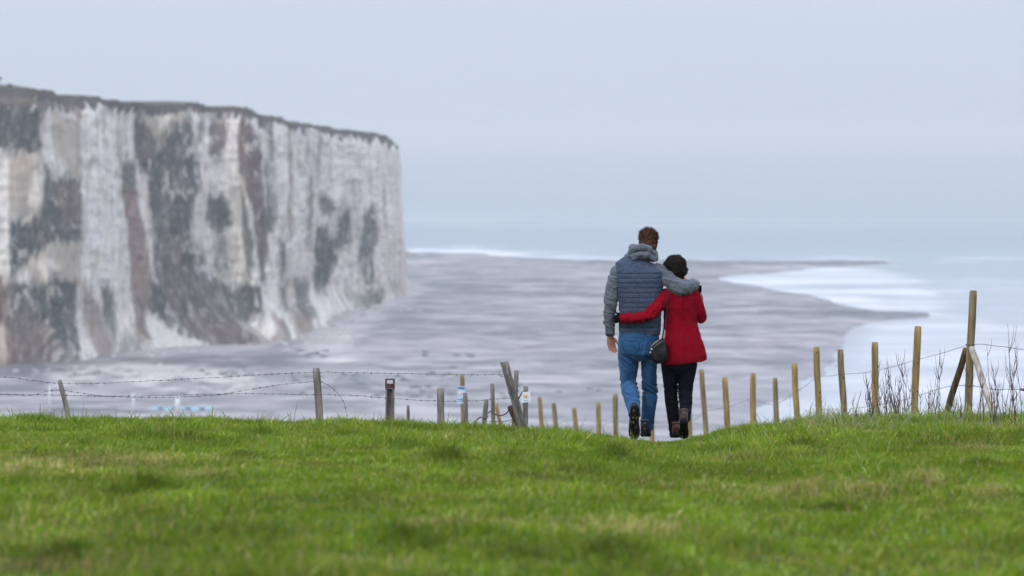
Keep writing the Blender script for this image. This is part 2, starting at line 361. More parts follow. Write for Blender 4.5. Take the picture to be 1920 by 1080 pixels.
# ------------------------------------------------------------------ the chalk cliff
def cliff():
    pb = np.array([-420, -200, 0, 100, 200, 300, 420, 480, 520, 560, 600, 650, 700, 740, 765])
    yb = np.array([712, 696, 684, 681, 662, 652, 642, 641, 636, 612, 588, 580, 573, 562, 548])
    pt = np.array([-420, -200, 0, 40, 100, 150, 200, 300, 390, 430, 500, 515, 560, 640, 700, 735, 750, 765])
    yt = np.array([140, 152, 160, 165, 171, 177, 184, 192, 194, 200, 204, 213, 228, 240, 247, 253, 260, 275])
    nu, nv = 1500, 250
    # plan curve, then round the point and back behind
    p = np.interp(np.linspace(0, 1, nu - 160), [0, 1], [-420, 765])
    D = 504000 / (np.interp(p, pb, yb) - 255); X = (p - 960) / F * D
    a = np.linspace(0, 1, 161)[1:]
    X2 = X[-1] - 2 - 160 * a ** 1.6 + 3 * np.sin(np.minimum(a * 12, np.pi)); D2 = D[-1] + 16 * np.sin(np.minimum(a * 14, np.pi / 2)) + 330 * a ** 1.2
    Xp = np.concatenate([X, X2]); Dp = np.concatenate([D, D2]); pp = np.concatenate([p, 765 + 60 * a])
    s = np.concatenate([[0], np.cumsum(np.hypot(np.diff(Xp), np.diff(Dp)))])
    tx, ty = np.gradient(Xp), np.gradient(Dp)
    k = 61; ker = np.hanning(k); ker /= ker.sum()
    tx = np.convolve(np.pad(tx, k // 2, 'edge'), ker, 'valid'); ty = np.convolve(np.pad(ty, k // 2, 'edge'), ker, 'valid')
    L = np.hypot(tx, ty); nx, ny = ty / L, -tx / L
    ztop = CAMZ + (255 - np.interp(pp, pt, yt)) / F * np.interp(pp, p, D)
    v = np.linspace(0, 1, nv)[:, None]
    S = s[None, :]; PPx = pp[None, :]
    # buttresses and gullies, narrowing upwards, plus weathering
    o = 5.0 * (fbm(S * .022, v * .9, 101, 3) - .5) * 2
    o = o + 2.6 * (fbm(S * .085, v * 1.6, 103, 3) - .5) * 2
    o = o + 1.1 * (fbm(S * .33, v * 5, 105, 3) - .5) * 2
    o = o + .8 * (fbm(S * .12, v * 26, 107, 2) - .5) * 2          # bedding ledges
    bt = lambda c, wdt, am: am * np.exp(-((PPx - c - 18 * (v - .5) * -1) / wdt) ** 2)
    o = o + bt(190, 34, 4.5) + bt(470, 16, 3) + bt(365, 14, 2.0) + bt(500, 9, 2) + bt(548, 14, 2.4) + bt(620, 26, 2.0) - bt(310, 40, 3.2) - bt(245, 10, 1.5) - bt(580, 6, 1.5) - bt(655, 8, 1.6)
    o = o * (1 - .75 * sst(735, 765, PPx))
    lean = -3.4 * v ** 1.1 - 1.2 * sst(.90, 1.0, v)              # face leans back
    tal = 9.0 * (1 - sst(0, .20, v)) ** 1.8 * (.35 + 1.3 * fbm(S * .03, v * 0 + 1, 109, 2)) * (1 - .8 * sst(640, 700, PPx))
    veg_apron = 11 * np.exp(-((PPx - 380) / 75) ** 2) * (1 - sst(.0, .33, v))
    tot = o * (.35 + .65 * sst(0, .1, v)) * (1 - .5 * sst(.93, 1, v)) + lean + tal + veg_apron
    Xf = Xp[None, :] + nx[None, :] * tot; Yf = Dp[None, :] + ny[None, :] * tot
    Zf = v * (ztop[None, :] + (fbm(S * .16, v * 0, 111, 4) - .5) * 2.6) + (1 - v) * -.3
    # albedo pattern laid out along the cliff: (along, down) measured on the face
    A = PPx + (o * .8 + lean + tal * .6) * F / Dp[None, :]
    ytp = np.interp(pp, pt, yt)[None, :]; ybt = np.interp(pp, pb, yb)[None, :]
    B = ybt + (ytp - ybt) * v
    B = B + 0 * A
    A = A + (fbm(A * .08, B * .03, 121, 3) - .5) * 9 + (fbm(A * .3, B * .12, 122, 2) - .5) * 4; B = B + (fbm(A * .22, B * .05, 123, 4) - .5) * 40
    C = np.empty(A.shape + (3,))
    streak = fbm(A * .22, B * .018, 125, 4); stn = fbm(A * .05, B * .02, 127, 3)
    blot = fbm(A * .11, B * .08, 129, 4); sp = fbm(A * .3, B * .22, 131, 3)
    W = np.array([.69, .63, .565]); G = np.array([.42, .355, .29]); Bn = np.array([.185, .115, .092]); Dk = np.array([.048, .054, .051]); Gn = np.array([.10, .115, .085]); DB = np.array([.115, .075, .078])
    C[:] = W
    def lay(c, f):
        f = np.clip(f, 0, 1)[..., None]; C[:] = C * (1 - f) + c * f
    lay(G, sst(.50, .72, streak) * .6); lay(G * .8, sst(.58, .8, stn) * .5); lay(np.array([.38, .38, .40]), sst(.52, .68, blot) * .32)
    lay(G * .62, sst(.60, .74, fbm(A * .5, B * .02, 141, 3)) * .55); lay(np.array([.66, .64, .64]), sst(.6, .8, fbm(A * .3, B * .03, 143, 3)) * .5)
    pats = [
     ('d', [(-420, 200), (0, 172), (120, 178), (112, 196), (86, 204), (74, 240), (78, 290), (0, 290), (-420, 300)], 1),
     ('g', [(2, 290), (80, 285), (90, 330), (88, 380), (60, 405), (10, 400)], 1), ('w', [(50, 320), (78, 300), (85, 370), (60, 400), (40, 380)], .7),
     ('d', [(82, 310), (105, 330), (150, 325), (155, 455), (105, 458), (45, 492), (15, 530), (12, 410), (60, 405), (85, 375)], 1),
     ('b', [(110, 340), (150, 335), (152, 400), (125, 420), (105, 390)], .5), ('g', [(45, 490), (108, 455), (152, 450), (152, 530), (85, 538), (46, 520)], 1), ('w', [(60, 490), (105, 470), (110, 510), (70, 520)], .6),
     ('d', [(-420, 540), (0, 530), (70, 528), (105, 520), (145, 525), (142, 610), (132, 690), (-420, 720)], 1), ('b', [(10, 560), (60, 580), (110, 640), (120, 690), (10, 690)], .4), ('b', [(-10, 520), (12, 520), (14, 600), (30, 680), (-10, 690)], .9),
     ('w', [(-14, 285), (4, 285), (7, 500), (-14, 520)], 1), ('g', [(-10, 590), (10, 610), (14, 670), (-10, 680)], 1),
     ('g', [(95, 205), (146, 215), (148, 330), (118, 310), (95, 260)], 1), ('b', [(132, 190), (152, 200), (150, 225), (140, 215)], .9), ('b', [(143, 225), (151, 225), (151, 310), (143, 310)], .5),
     ('b', [(152, 530), (172, 545), (192, 600), (206, 670), (165, 670), (158, 600)], .75), ('n', [(186, 528), (212, 545), (214, 610), (204, 650), (190, 590)], .85), ('d', [(186, 535), (205, 545), (205, 590), (190, 580)], .6),
     ('n', [(215, 620), (250, 615), (260, 660), (210, 665)], .6),
     ('b', [(219, 215), (226, 215), (226, 300), (219, 300)], .6), ('d', [(226, 300), (250, 295), (256, 350), (240, 400), (228, 370)], .95), ('b', [(232, 350), (256, 345), (268, 420), (282, 500), (290, 560), (305, 640), (250, 640), (245, 520), (238, 430)], .9),
     ('d', [(250, 560), (285, 540), (300, 640), (268, 640)], .6),
     ('d', [(250, 205), (300, 225), (352, 212), (362, 262), (374, 322), (356, 430), (372, 505), (330, 530), (292, 515), (286, 430), (272, 330), (251, 300)], 1), ('B', [(252, 215), (300, 240), (285, 300), (260, 290)], .6), ('B', [(280, 430), (340, 440), (340, 510), (290, 500)], .6),
     ('g', [(255, 205), (280, 200), (345, 205), (352, 222), (330, 225), (315, 235), (300, 245), (275, 240)], .85), ('w', [(285, 202), (318, 200), (318, 228), (298, 240)], .7), ('g', [(298, 255), (312, 250), (306, 262), (297, 262)], 1),
     ('w', [(314, 355), (326, 350), (330, 362), (320, 368)], .9),
     ('B', [(370, 215), (382, 215), (380, 265), (370, 270)], .8), ('d', [(371, 300), (378, 330), (379, 360), (372, 360)], .7),
     ('B', [(386, 222), (406, 215), (418, 230), (414, 280), (402, 295), (390, 285)], .9), ('d', [(386, 362), (404, 355), (420, 372), (426, 420), (410, 440), (392, 428), (384, 395)], 1),
     ('d', [(362, 450), (382, 455), (385, 500), (364, 500)], .8), ('d', [(398, 440), (420, 450), (428, 500), (420, 530), (402, 500)], .7),
     ('B', [(440, 190), (475, 195), (462, 222), (480, 245), (492, 300), (494, 380), (505, 420), (500, 470), (494, 530), (486, 520), (478, 440), (462, 360), (450, 335), (440, 320)], 1),
     ('d', [(441, 345), (456, 360), (470, 430), (478, 500), (462, 520), (452, 470), (446, 400)], .9), ('d', [(496, 300), (503, 300), (510, 400), (515, 440), (500, 440)], .9),
     ('B', [(504, 212), (514, 215), (514, 300), (520, 420), (510, 440), (508, 330), (500, 290)], .8), ('d', [(520, 440), (532, 445), (538, 500), (530, 530), (524, 490)], .95),
     ('b', [(538, 225), (545, 225), (546, 300), (547, 440), (538, 440), (540, 320)], .8), ('B', [(574, 235), (582, 240), (580, 300), (574, 300)], .5), ('B', [(577, 318), (586, 322), (586, 380), (584, 470), (577, 465)], .85),
     ('B', [(594, 240), (602, 245), (598, 330), (592, 330)], .7), ('d', [(596, 366), (612, 360), (628, 378), (628, 400), (604, 402)], .85), ('d', [(594, 410), (620, 425), (640, 380), (656, 385), (662, 460), (640, 460), (625, 500), (612, 545), (592, 550), (588, 480)], 1),
     ('w', [(600, 405), (622, 415), (645, 375), (650, 380), (630, 430), (640, 440), (618, 440)], .6), ('d', [(680, 400), (700, 385), (712, 420), (702, 470), (700, 530), (680, 535), (670, 480)], .9),
     ('B', [(658, 320), (662, 320), (666, 400), (660, 410)], .6), ('B', [(718, 345), (724, 345), (724, 430), (718, 430)], .5), ('n', [(680, 545), (720, 540), (718, 575), (640, 580), (660, 555)], .9),
     ('d', [(728, 520), (748, 525), (752, 552), (734, 552)], .6), ('g', [(712, 440), (735, 400), (752, 440), (765, 470), (770, 560), (720, 560)], .35),
     ('d', [(290, 500), (340, 492), (372, 505), (400, 520), (430, 545), (452, 528), (490, 540), (486, 585), (468, 600), (470, 640), (290, 660), (270, 600), (280, 540)], 1), ('b', [(292, 505), (350, 500), (400, 560), (430, 620), (330, 620), (300, 560)], .3), ('n', [(395, 530), (440, 545), (470, 590), (410, 595), (370, 560)], .5),
     ('g', [(395, 600), (460, 600), (462, 640), (425, 640)], .7), ('b', [(300, 600), (400, 610), (420, 650), (340, 655)], .35), ('w', [(268, 580), (284, 600), (330, 640), (345, 662), (262, 662)], .9),
     ('b', [(500, 585), (520, 590), (530, 640), (506, 640)], .7), ('n', [(515, 600), (530, 610), (530, 640), (518, 640)], .7), ('d', [(522, 525), (536, 530), (545, 580), (530, 590)], .8), ('d', [(548, 520), (580, 525), (580, 590), (560, 610), (550, 580)], .85), ('b', [(535, 580), (575, 590), (570, 630), (540, 630)], .7),
     ('d', [(640, 520), (660, 525), (660, 565), (642, 560)], .5)]
    cm = dict(w=W, g=G, b=Bn, d=Dk, n=Gn, B=DB)
    for i, (k_, poly, st_) in enumerate(pats):
        x0 = min(q[0] for q in poly) - 30; x1 = max(q[0] for q in poly) + 30
        f = softpoly(A, B, poly, 3.5, 10) * st_
        if k_ in 'dB': f = f * (1 - .55 * sst(.60, .75, fbm(A * .09, B * .05, 145, 3)))
        c_ = cm[k_]
        if k_ in 'dBbn':
            cc = c_ * (.45 + 1.1 * blot)[..., None]
            e1 = sst(.50, .72, fbm(A * .13, B * .035, 151 + i % 5, 4))[..., None] * (.38 if k_ in 'dn' else .14); cc = cc * (1 - e1) + np.array([.26, .225, .20]) * e1
            e2 = sst(.62, .72, fbm(A * .25, B * .13, 157, 3))[..., None] * .35; cc = cc * (1 - e2) + np.array([.42, .39, .35]) * e2
        else: cc = c_ * (.9 + .2 * streak)[..., None]
        f = f[..., None]; C[:] = C * (1 - f) + cc * f
    top = ytp + 5 + 18 * fbm(PPx * .16 + v * 0, v * 0, 133, 4) + 12 * (1 - sst(60, 260, PPx))
    lay(np.array([.070, .062, .062]), 1 - sst(-4, 5, (B - top))); lay(DB, (1 - sst(-6, 6, B - top)) * sst(.5, .6, fbm(PPx * .06 + v * 0, v * 0, 135, 2)) * .8)
    lay(np.array([.085, .078, .060]), sst(.968, .985, v) * np.ones_like(A)); lay(np.array([.17, .14, .12]), sst(.93, .95, v) * (1 - sst(.955, .97, v)) * (1 - sst(60, 200, PPx)) * np.ones_like(A))
    C *= (.92 + .16 * sp)[..., None]
    # cap rows running inland
    ni = 26; inl = (np.linspace(0, 1, ni + 1)[1:] ** 2 * 240)[:, None]
    Xc = Xf[-1][None, :] - nx[None, :] * inl; Yc = Yf[-1][None, :] - ny[None, :] * inl * .35
    Zc = Zf[-1][None, :] + (.25 + 1.3 * (1 - sst(0, 110, PPx))) * sst(0, 14, inl) + .4 * (fbm(S * .15, inl * .15, 137, 3) - .3) * sst(0, 6, inl)
    Cc = np.empty(Xc.shape + (3,)); Cc[:] = (.085, .085, .06)
    Xa = np.vstack([Xf, Xc]); Ya = np.vstack([Yf, Yc]); Za = np.vstack([Zf, Zc]); Ca = np.concatenate([C, Cc])
    me = mesh_np('cliff', np.stack([Xa, Ya, Za], -1).reshape(-1, 3), [grid_faces(*Xa.shape)], Ca.reshape(-1, 3))
    o_ = link('cliff', me, mat('chalk', (.6, .6, .6), .9, .15, attr=True, noise=((.9, .9, .25), .12, 5), bump=((.7, .7, .35), .5, 5)))
    tag(o_, kind='structure')
    def edge(px_):
        j = int(np.argmin(np.abs(p - px_))); return Vector((Xf[-1, j] - nx[j] * 3, Yf[-1, j] - ny[j] * 3, Zf[-1, j]))
    return edge
cliff_edge = cliff()

def rocks(name, label, spots, mt, smin, smax, n):
    V = []; Fc = []; C = []
    bm = bmesh.new(); bmesh.ops.create_icosphere(bm, subdivisions=1, radius=1)
    bv = np.array([v.co[:] for v in bm.verts]); bf = np.array([[v.index for v in f.verts] for f in bm.faces]); bm.free()
    tot = sum(s[4] for s in spots)
    for (cx, cy, rx, ry_, wgt) in spots:
        for i in range(int(n * wgt / tot)):
            px, py = random.gauss(cx, rx), random.gauss(cy, ry_)
            D = 504000 / (max(py, 500) - 255); X = (px - 960) / F * D
            s = smin + (smax - smin) * random.random() ** 3
            v = bv * (s * (1 + .35 * (rng.random((len(bv), 1)) - .5))) * np.array([1 + .6 * random.random(), 1 + .6 * random.random(), .55 + .3 * random.random()])
            V.append(v + np.array([X, D, .3])); Fc.append(bf + len(V) * len(bv) - len(bv))
    o_ = link(name, mesh_np(name, np.concatenate(V), [np.concatenate(Fc)], smooth=False), mt)
    tag(o_, label, 'rocks', kind='stuff')
rocks('chalk_rubble', 'pale fallen chalk blocks strewn over the beach below the cliff', [(180, 700, 60, 7, 3), (330, 708, 70, 9, 4), (430, 728, 50, 7, 1.5), (600, 640, 40, 12, 3), (680, 590, 50, 8, 2), (300, 664, 60, 4, 1)],
      mat('chalk_block', (.40, .375, .36), .9, .1, noise=(.3, .2, 3)), .3, 1.7, 1100)
rocks('seaweed_rocks', 'dark seaweed covered rocks on the flat beach', [(440, 705, 30, 5, 2), (592, 670, 18, 4, 1), (700, 712, 140, 6, 4), (802, 668, 8, 4, .6), (872, 668, 8, 4, .6), (884, 521, 16, 3, .6), (860, 742, 200, 8, 2)],
      mat('seaweed_rock', (.06, .08, .075), .7, .3, noise=(.3, .3, 3)), .3, 1.5, 800)

# ------------------------------------------------------------------ geometry kit for built objects
class MB:
    def __init__(s): s.v = []; s.f = []
    def add(s, vs, fs):
        b = len(s.v); s.v += [tuple(v) for v in vs]; s.f += [tuple(b + i for i in f) for f in fs]
    def tube(s, path, radii, n=16, ref=(0, 1, 0), flat=None, cap=True, power=1.0):
        """path of Vectors; radii scalars or (ra, rb): rb along ref, ra across"""
        path = [Vector(p) for p in path]; rings = []
        for i, p in enumerate(path):
            d = (path[min(i + 1, len(path) - 1)] - path[max(i - 1, 0)]).normalized()
            a = d.cross(Vector(ref))
            if a.length < 1e-3: a = d.cross(Vector((1, 0, 0)))
            a.normalize(); b = a.cross(d).normalized()
            r = radii[i] if isinstance(radii, (list, tuple)) else radii
            ra, rb = r if isinstance(r, (tuple, list)) else (r, r)
            ring = []
            for k in range(n):
                t = 2 * math.pi * k / n; c, sn = math.cos(t), math.sin(t)
                if power != 1.0: c = math.copysign(abs(c) ** power, c); sn = math.copysign(abs(sn) ** power, sn)
                ring.append(p + a * ra * c + b * rb * sn)
            rings.append(ring)
        vs = [v for r_ in rings for v in r_]; fs = []
        for i in range(len(rings) - 1):
            for k in range(n):
                fs.append((i * n + k, i * n + (k + 1) % n, (i + 1) * n + (k + 1) % n, (i + 1) * n + k))
        if cap: fs.append(tuple(range(n))[::-1]); fs.append(tuple((len(rings) - 1) * n + k for k in range(n)))
        s.add(vs, fs)
    def ell(s, c, r, rot=None, seg=20, ring=12):
        c = Vector(c); vs = []; fs = []
        for i in range(ring + 1):
            ph = math.pi * i / ring
            for k in range(seg):
                t = 2 * math.pi * k / seg
                q = Vector((r[0] * math.sin(ph) * math.cos(t), r[1] * math.sin(ph) * math.sin(t), r[2] * math.cos(ph)))
                if rot is not None: q = rot @ q
                vs.append(c + q)
        for i in range(ring):
            for k in range(seg): fs.append((i * seg + k, (i + 1) * seg + k, (i + 1) * seg + (k + 1) % seg, i * seg + (k + 1) % seg))
        s.add(vs, fs)
    def box(s, c, h, M=None):
        c = Vector(c); vs = []
        for z in (-1, 1):
            for x, y in ((-1, -1), (1, -1), (1, 1), (-1, 1)):
                q = Vector((x * h[0], y * h[1], z * h[2])); vs.append(c + (M @ q if M is not None else q))
        s.add(vs, [(0, 3, 2, 1), (4, 5, 6, 7), (0, 1, 5, 4), (1, 2, 6, 5), (2, 3, 7, 6), (3, 0, 4, 7)])
    def xf(s, M): s.v = [tuple(M @ Vector(v)) for v in s.v]
    def mesh(s, name):
        me = bpy.data.meshes.new(name); me.from_pydata(s.v, [], s.f); me.update()
        bm = bmesh.new(); bm.from_mesh(me); bmesh.ops.remove_doubles(bm, verts=bm.verts, dist=1e-6); bmesh.ops.recalc_face_normals(bm, faces=bm.faces); bm.to_mesh(me); bm.free()
        me.polygons.foreach_set('use_smooth', [True] * len(me.polygons)); return me
    def build(s, name, mt, parent=None, smooth=True):
        me = s.mesh(name)
        if not smooth: me.polygons.foreach_set('use_smooth', [False] * len(me.polygons))
        return link(name, me, mt, parent)

def fused(mb, name, voxel, smooth=4, disp=None):
    """union of the pieces as one continuous surface"""
    tmp = bpy.data.objects.new('tmp', mb.mesh(name)); col.objects.link(tmp)
    md = tmp.modifiers.new('r', 'REMESH'); md.mode = 'VOXEL'; md.voxel_size = voxel; md.use_smooth_shade = True
    if smooth: ms = tmp.modifiers.new('s', 'SMOOTH'); ms.iterations = smooth; ms.factor = .5
    dg = bpy.context.evaluated_depsgraph_get(); dg.update()
    me = bpy.data.meshes.new_from_object(tmp.evaluated_get(dg)); me.name = name
    old = tmp.data; bpy.data.objects.remove(tmp); bpy.data.meshes.remove(old)
    if disp:
        me.update(); nrm = [v.normal.copy() for v in me.vertices]
        for v, n_ in zip(me.vertices, nrm): v.co += n_ * disp(v.co, n_)
        me.update()
    me.polygons.foreach_set('use_smooth', [True] * len(me.polygons))
    return me
def nz(x, y, z): return mnoise.noise(Vector((x, y, z)))

def conform(bvh, pts, half, thick, name, mt, parent, off=0.0):
    """thin strip lying on a garment along a line of local (x, z) points seen from behind"""
    mb = MB(); P3 = []
    for i in range(len(pts) - 1):
        for k in range(7):
            t_ = k / 7; P3.append((pts[i][0] * (1 - t_) + pts[i + 1][0] * t_, pts[i][1] * (1 - t_) + pts[i + 1][1] * t_))
    P3.append(pts[-1]); path = []
    for x, z in P3:
        h = bvh.ray_cast(Vector((x, -2, z)), Vector((0, 1, 0)))
        if h[0] is not None: path.append(h[0] - Vector((0, off, 0)))
    if len(path) > 1: mb.tube(path, [(half, thick)] * len(path), n=6, ref=(0, 1, 0)); return mb.build(name, mt, parent)

def bvh_of(me): return BVHTree.FromPolygons([v.co.copy() for v in me.vertices], [tuple(p.vertices) for p in me.polygons])

# ------------------------------------------------------------------ people
PD = 34.0
def local(root):
    rp = Vector(root)
    return lambda px, py, dy=0.0: P(px, py, PD + dy) - rp
def arm_hand(mb, M, wr, fwd, side, palm, s=1.0, curl=.5, spread=1.0, thumb=1):
    """palm and five fingers. wr wrist point, fwd towards fingertips, side towards the thumb, palm = palm normal"""
    f = Vector(fwd).normalized(); p_ = Vector(palm).normalized(); sd = Vector(side).normalized()
    sd = (sd - f * sd.dot(f)).normalized(); p_ = f.cross(sd) if f.cross(sd).dot(p_) > 0 else -f.cross(sd)
    wr = Vector(wr)
    mb.tube([wr - f * .05 * s, wr, wr + f * .03 * s, wr + f * .065 * s, wr + f * .092 * s],
            [(.026 * s, .021 * s), (.027 * s, .019 * s), (.036 * s, .018 * s), (.041 * s, .016 * s), (.038 * s, .013 * s)], n=14, ref=p_)
    for k, (o_, L, r) in enumerate([(.030, .072, .0092), (.010, .081, .0096), (-.010, .075, .0090), (-.029, .058, .0080)]):
        b = wr + f * .083 * s + sd * o_ * s; d = (f + sd * o_ * 1.6 * spread).normalized(); pts = [b - d * .015]; rr = [r * s * 1.1]
        c = curl * (1 + .18 * k); ang = 0
        for seg, q in enumerate((.42, .32, .26)):
            ang += c * (.55 if seg == 0 else .75)
            dd = (d * math.cos(ang) + p_ * math.sin(ang)); pts.append(pts[-1] + dd * (L * s * q + (.015 if seg == 0 else 0))); rr.append(r * s * (1 - .1 * seg))
        pts.append(pts[-1] + dd * .004); rr.append(r * s * .5)
        mb.tube(pts, rr, n=10, ref=p_)
    b = wr + f * .022 * s + sd * .024 * s
    d1 = (f * .75 + sd * .62 + p_ * .30).normalized(); d2 = (f * .93 + sd * .22 + p_ * .35).normalized()
    mb.tube([b - d1 * .01, b + d1 * .040 * s, b + d1 * .040 * s + d2 * .030 * s, b + d1 * .040 * s + d2 * .052 * s, b + d1 * .04 * s + d2 * .056 * s], [.015 * s, .0125 * s, .0105 * s, .0085 * s, .004 * s], n=10, ref=p_)

def head(mb, c, s=1.0, yaw=0.0):
    """skull, jaw, nose, brow, lips, ears; facing +Y turned by yaw"""
    Rz = Matrix.Rotation(-yaw, 3, 'Z'); c = Vector(c)
    q = lambda x, y, z: c + Rz @ Vector((x * s, y * s, z * s))
    mb.ell(q(0, -.012, .012), (.073 * s, .092 * s, .098 * s), Rz)
    mb.tube([q(0, .028, .04), q(0, .034, -.03), q(0, .042, -.085), q(0, .05, -.108)], [(.066 * s, .062 * s), (.062 * s, .058 * s), (.043 * s, .045 * s), (.024 * s, .026 * s)], n=16, ref=Rz @ Vector((0, 1, 0)))
    mb.tube([q(0, .088, .02), q(0, .104, -.015), q(0, .112, -.033), q(0, .09, -.042)], [.008 * s, .011 * s, .014 * s, .01 * s], n=10)
    mb.ell(q(0, .080, .030), (.050 * s, .012 * s, .008 * s), Rz); mb.ell(q(0, .088, -.064), (.022 * s, .008 * s, .0045 * s), Rz); mb.ell(q(0, .086, -.073), (.019 * s, .009 * s, .005 * s), Rz)
    for e in (-1, 1):
        mb.ell(q(e * .075, .0, -.012), (.009 * s, .018 * s, .031 * s), Rz @ Matrix.Rotation(e * .35, 3, 'Z')); mb.ell(q(e * .030, .078, .008), (.012 * s, .010 * s, .009 * s), Rz)

def shoe(parent, toe, yaw, pitch, L, upper_m, sole_m, collar_m, wd=.048, tread=None, shaft=.11, name='shoe'):
    """toe = ball-of-foot contact (local); pitch>0 lifts the heel"""
    M = Matrix.Translation(Vector(toe)) @ Matrix.Rotation(-yaw, 4, 'Z') @ Matrix.Rotation(-pitch, 4, 'X')
    h = L * .78
    up = MB()
    st_ = [(-h, .030, .040, .050), (-h + .02, .040, .052, .052), (-h + .06, .040, .058, .058), (-h + .11, .041, .060, .050), (-.06, .046, .050, .038), (-.01, .050, .042, .032), (.03, .045, .036, .028), (L - h - .012, .026, .028, .020)]
    up.tube([Vector((0, y, z)) for y, ww, z, hh in st_], [(ww * wd / .048, hh) for y, ww, z, hh in st_], n=20, ref=(0, 0, 1), power=.8)
    up.tube([Vector((0, -h + .055, .05)), Vector((0, -h + .052, .09)), Vector((0, -h + .048, shaft)), Vector((0, -h + .045, shaft + .025))], [(.040, .052), (.038, .048), (.039, .046), (.040, .046)], n=18, ref=(0, 1, 0))
    me = fused(up, 'upper', .004, 3, lambda c, n_: .0015 * nz(c.x * 40, c.y * 40, c.z * 40)); me.transform(M)
    r = link(name, me, upper_m, parent)
    so = MB(); rings = []
    out_ = [(-h - .014, .016), (-h - .006, .031), (-h + .03, .040), (-h + .08, .037), (-.09, .040), (-.03, .050), (.02, .048), (L - h - .02, .034), (L - h + .002, .014)]
    for y, ww in out_:
        ww *= wd / .048; lift = .0 if y < 0 else .10 * y * y / .08
        ht = .034 if y < -h + .10 else .026
        for x in (-ww, -ww * .96, ww * .96, ww): pass
        rings.append([Vector((-ww, y, lift + .004)), Vector((-ww * .93, y, lift)), Vector((ww * .93, y, lift)), Vector((ww, y, lift + .004)), Vector((ww, y, lift + ht)), Vector((-ww, y, lift + ht))])
    vs_ = [v for r_ in rings for v in r_]; fs_ = []
    for i in range(len(rings) - 1):
        for k in range(6): fs_.append((i * 6 + k, i * 6 + (k + 1) % 6, (i + 1) * 6 + (k + 1) % 6, (i + 1) * 6 + k))
    fs_ += [tuple(range(6))[::-1], tuple((len(rings) - 1) * 6 + k for k in range(6))]; so.add(vs_, fs_)
    for y in np.arange(-h + .01, L - h - .03, .021):
        for x in (-.026, 0, .026):
            if abs(x) < .01 and (int(y * 100) % 2): continue
            so.box((x * wd / .048, y + random.uniform(-.002, .002), -.003 + (.0 if y < 0 else y * y * 1.2)), (.0095, .0075, .005))
    so.xf(M); so.build('sole', sole_m, r)
    if tread:
        for k in range(14):
            tr = MB()
            y = random.uniform(-h + .02, L - h - .05); x = random.choice((-.014, .014, -.03, .03, 0)) * wd / .048
            tr.ell((x, y, -.004), (.006 + .005 * random.random(), .009 * (1 + random.random()), .004), seg=8, ring=5)
            tr.xf(M); tr.build('mud_clod', tread, r)
    cb = MB(); cz = shaft + .022
    cb.tube([Vector((.041 * math.cos(a_), -h + .045 + .047 * math.sin(a_), cz)) for a_ in np.linspace(0, 2 * math.pi, 25)], .0065, n=8, ref=(0, 0, 1), cap=False)
    cb.tube([Vector((0, -h - .006, .045)), Vector((0, -h - .004, .07)), Vector((0, -h + .002, .105))], [(.012, .005)] * 3, n=8, ref=(0, 1, 0))
    cb.xf(M); cb.build('collar', collar_m, r)
    return r

skin = mat('skin', (.33, .155, .115), .55, .4, noise=(30, .12, 3), bump=(90, .0008, 3))
M_black = mat('black_rubber', (.007, .007, .008), .8, .12, noise=(40, .3, 2))

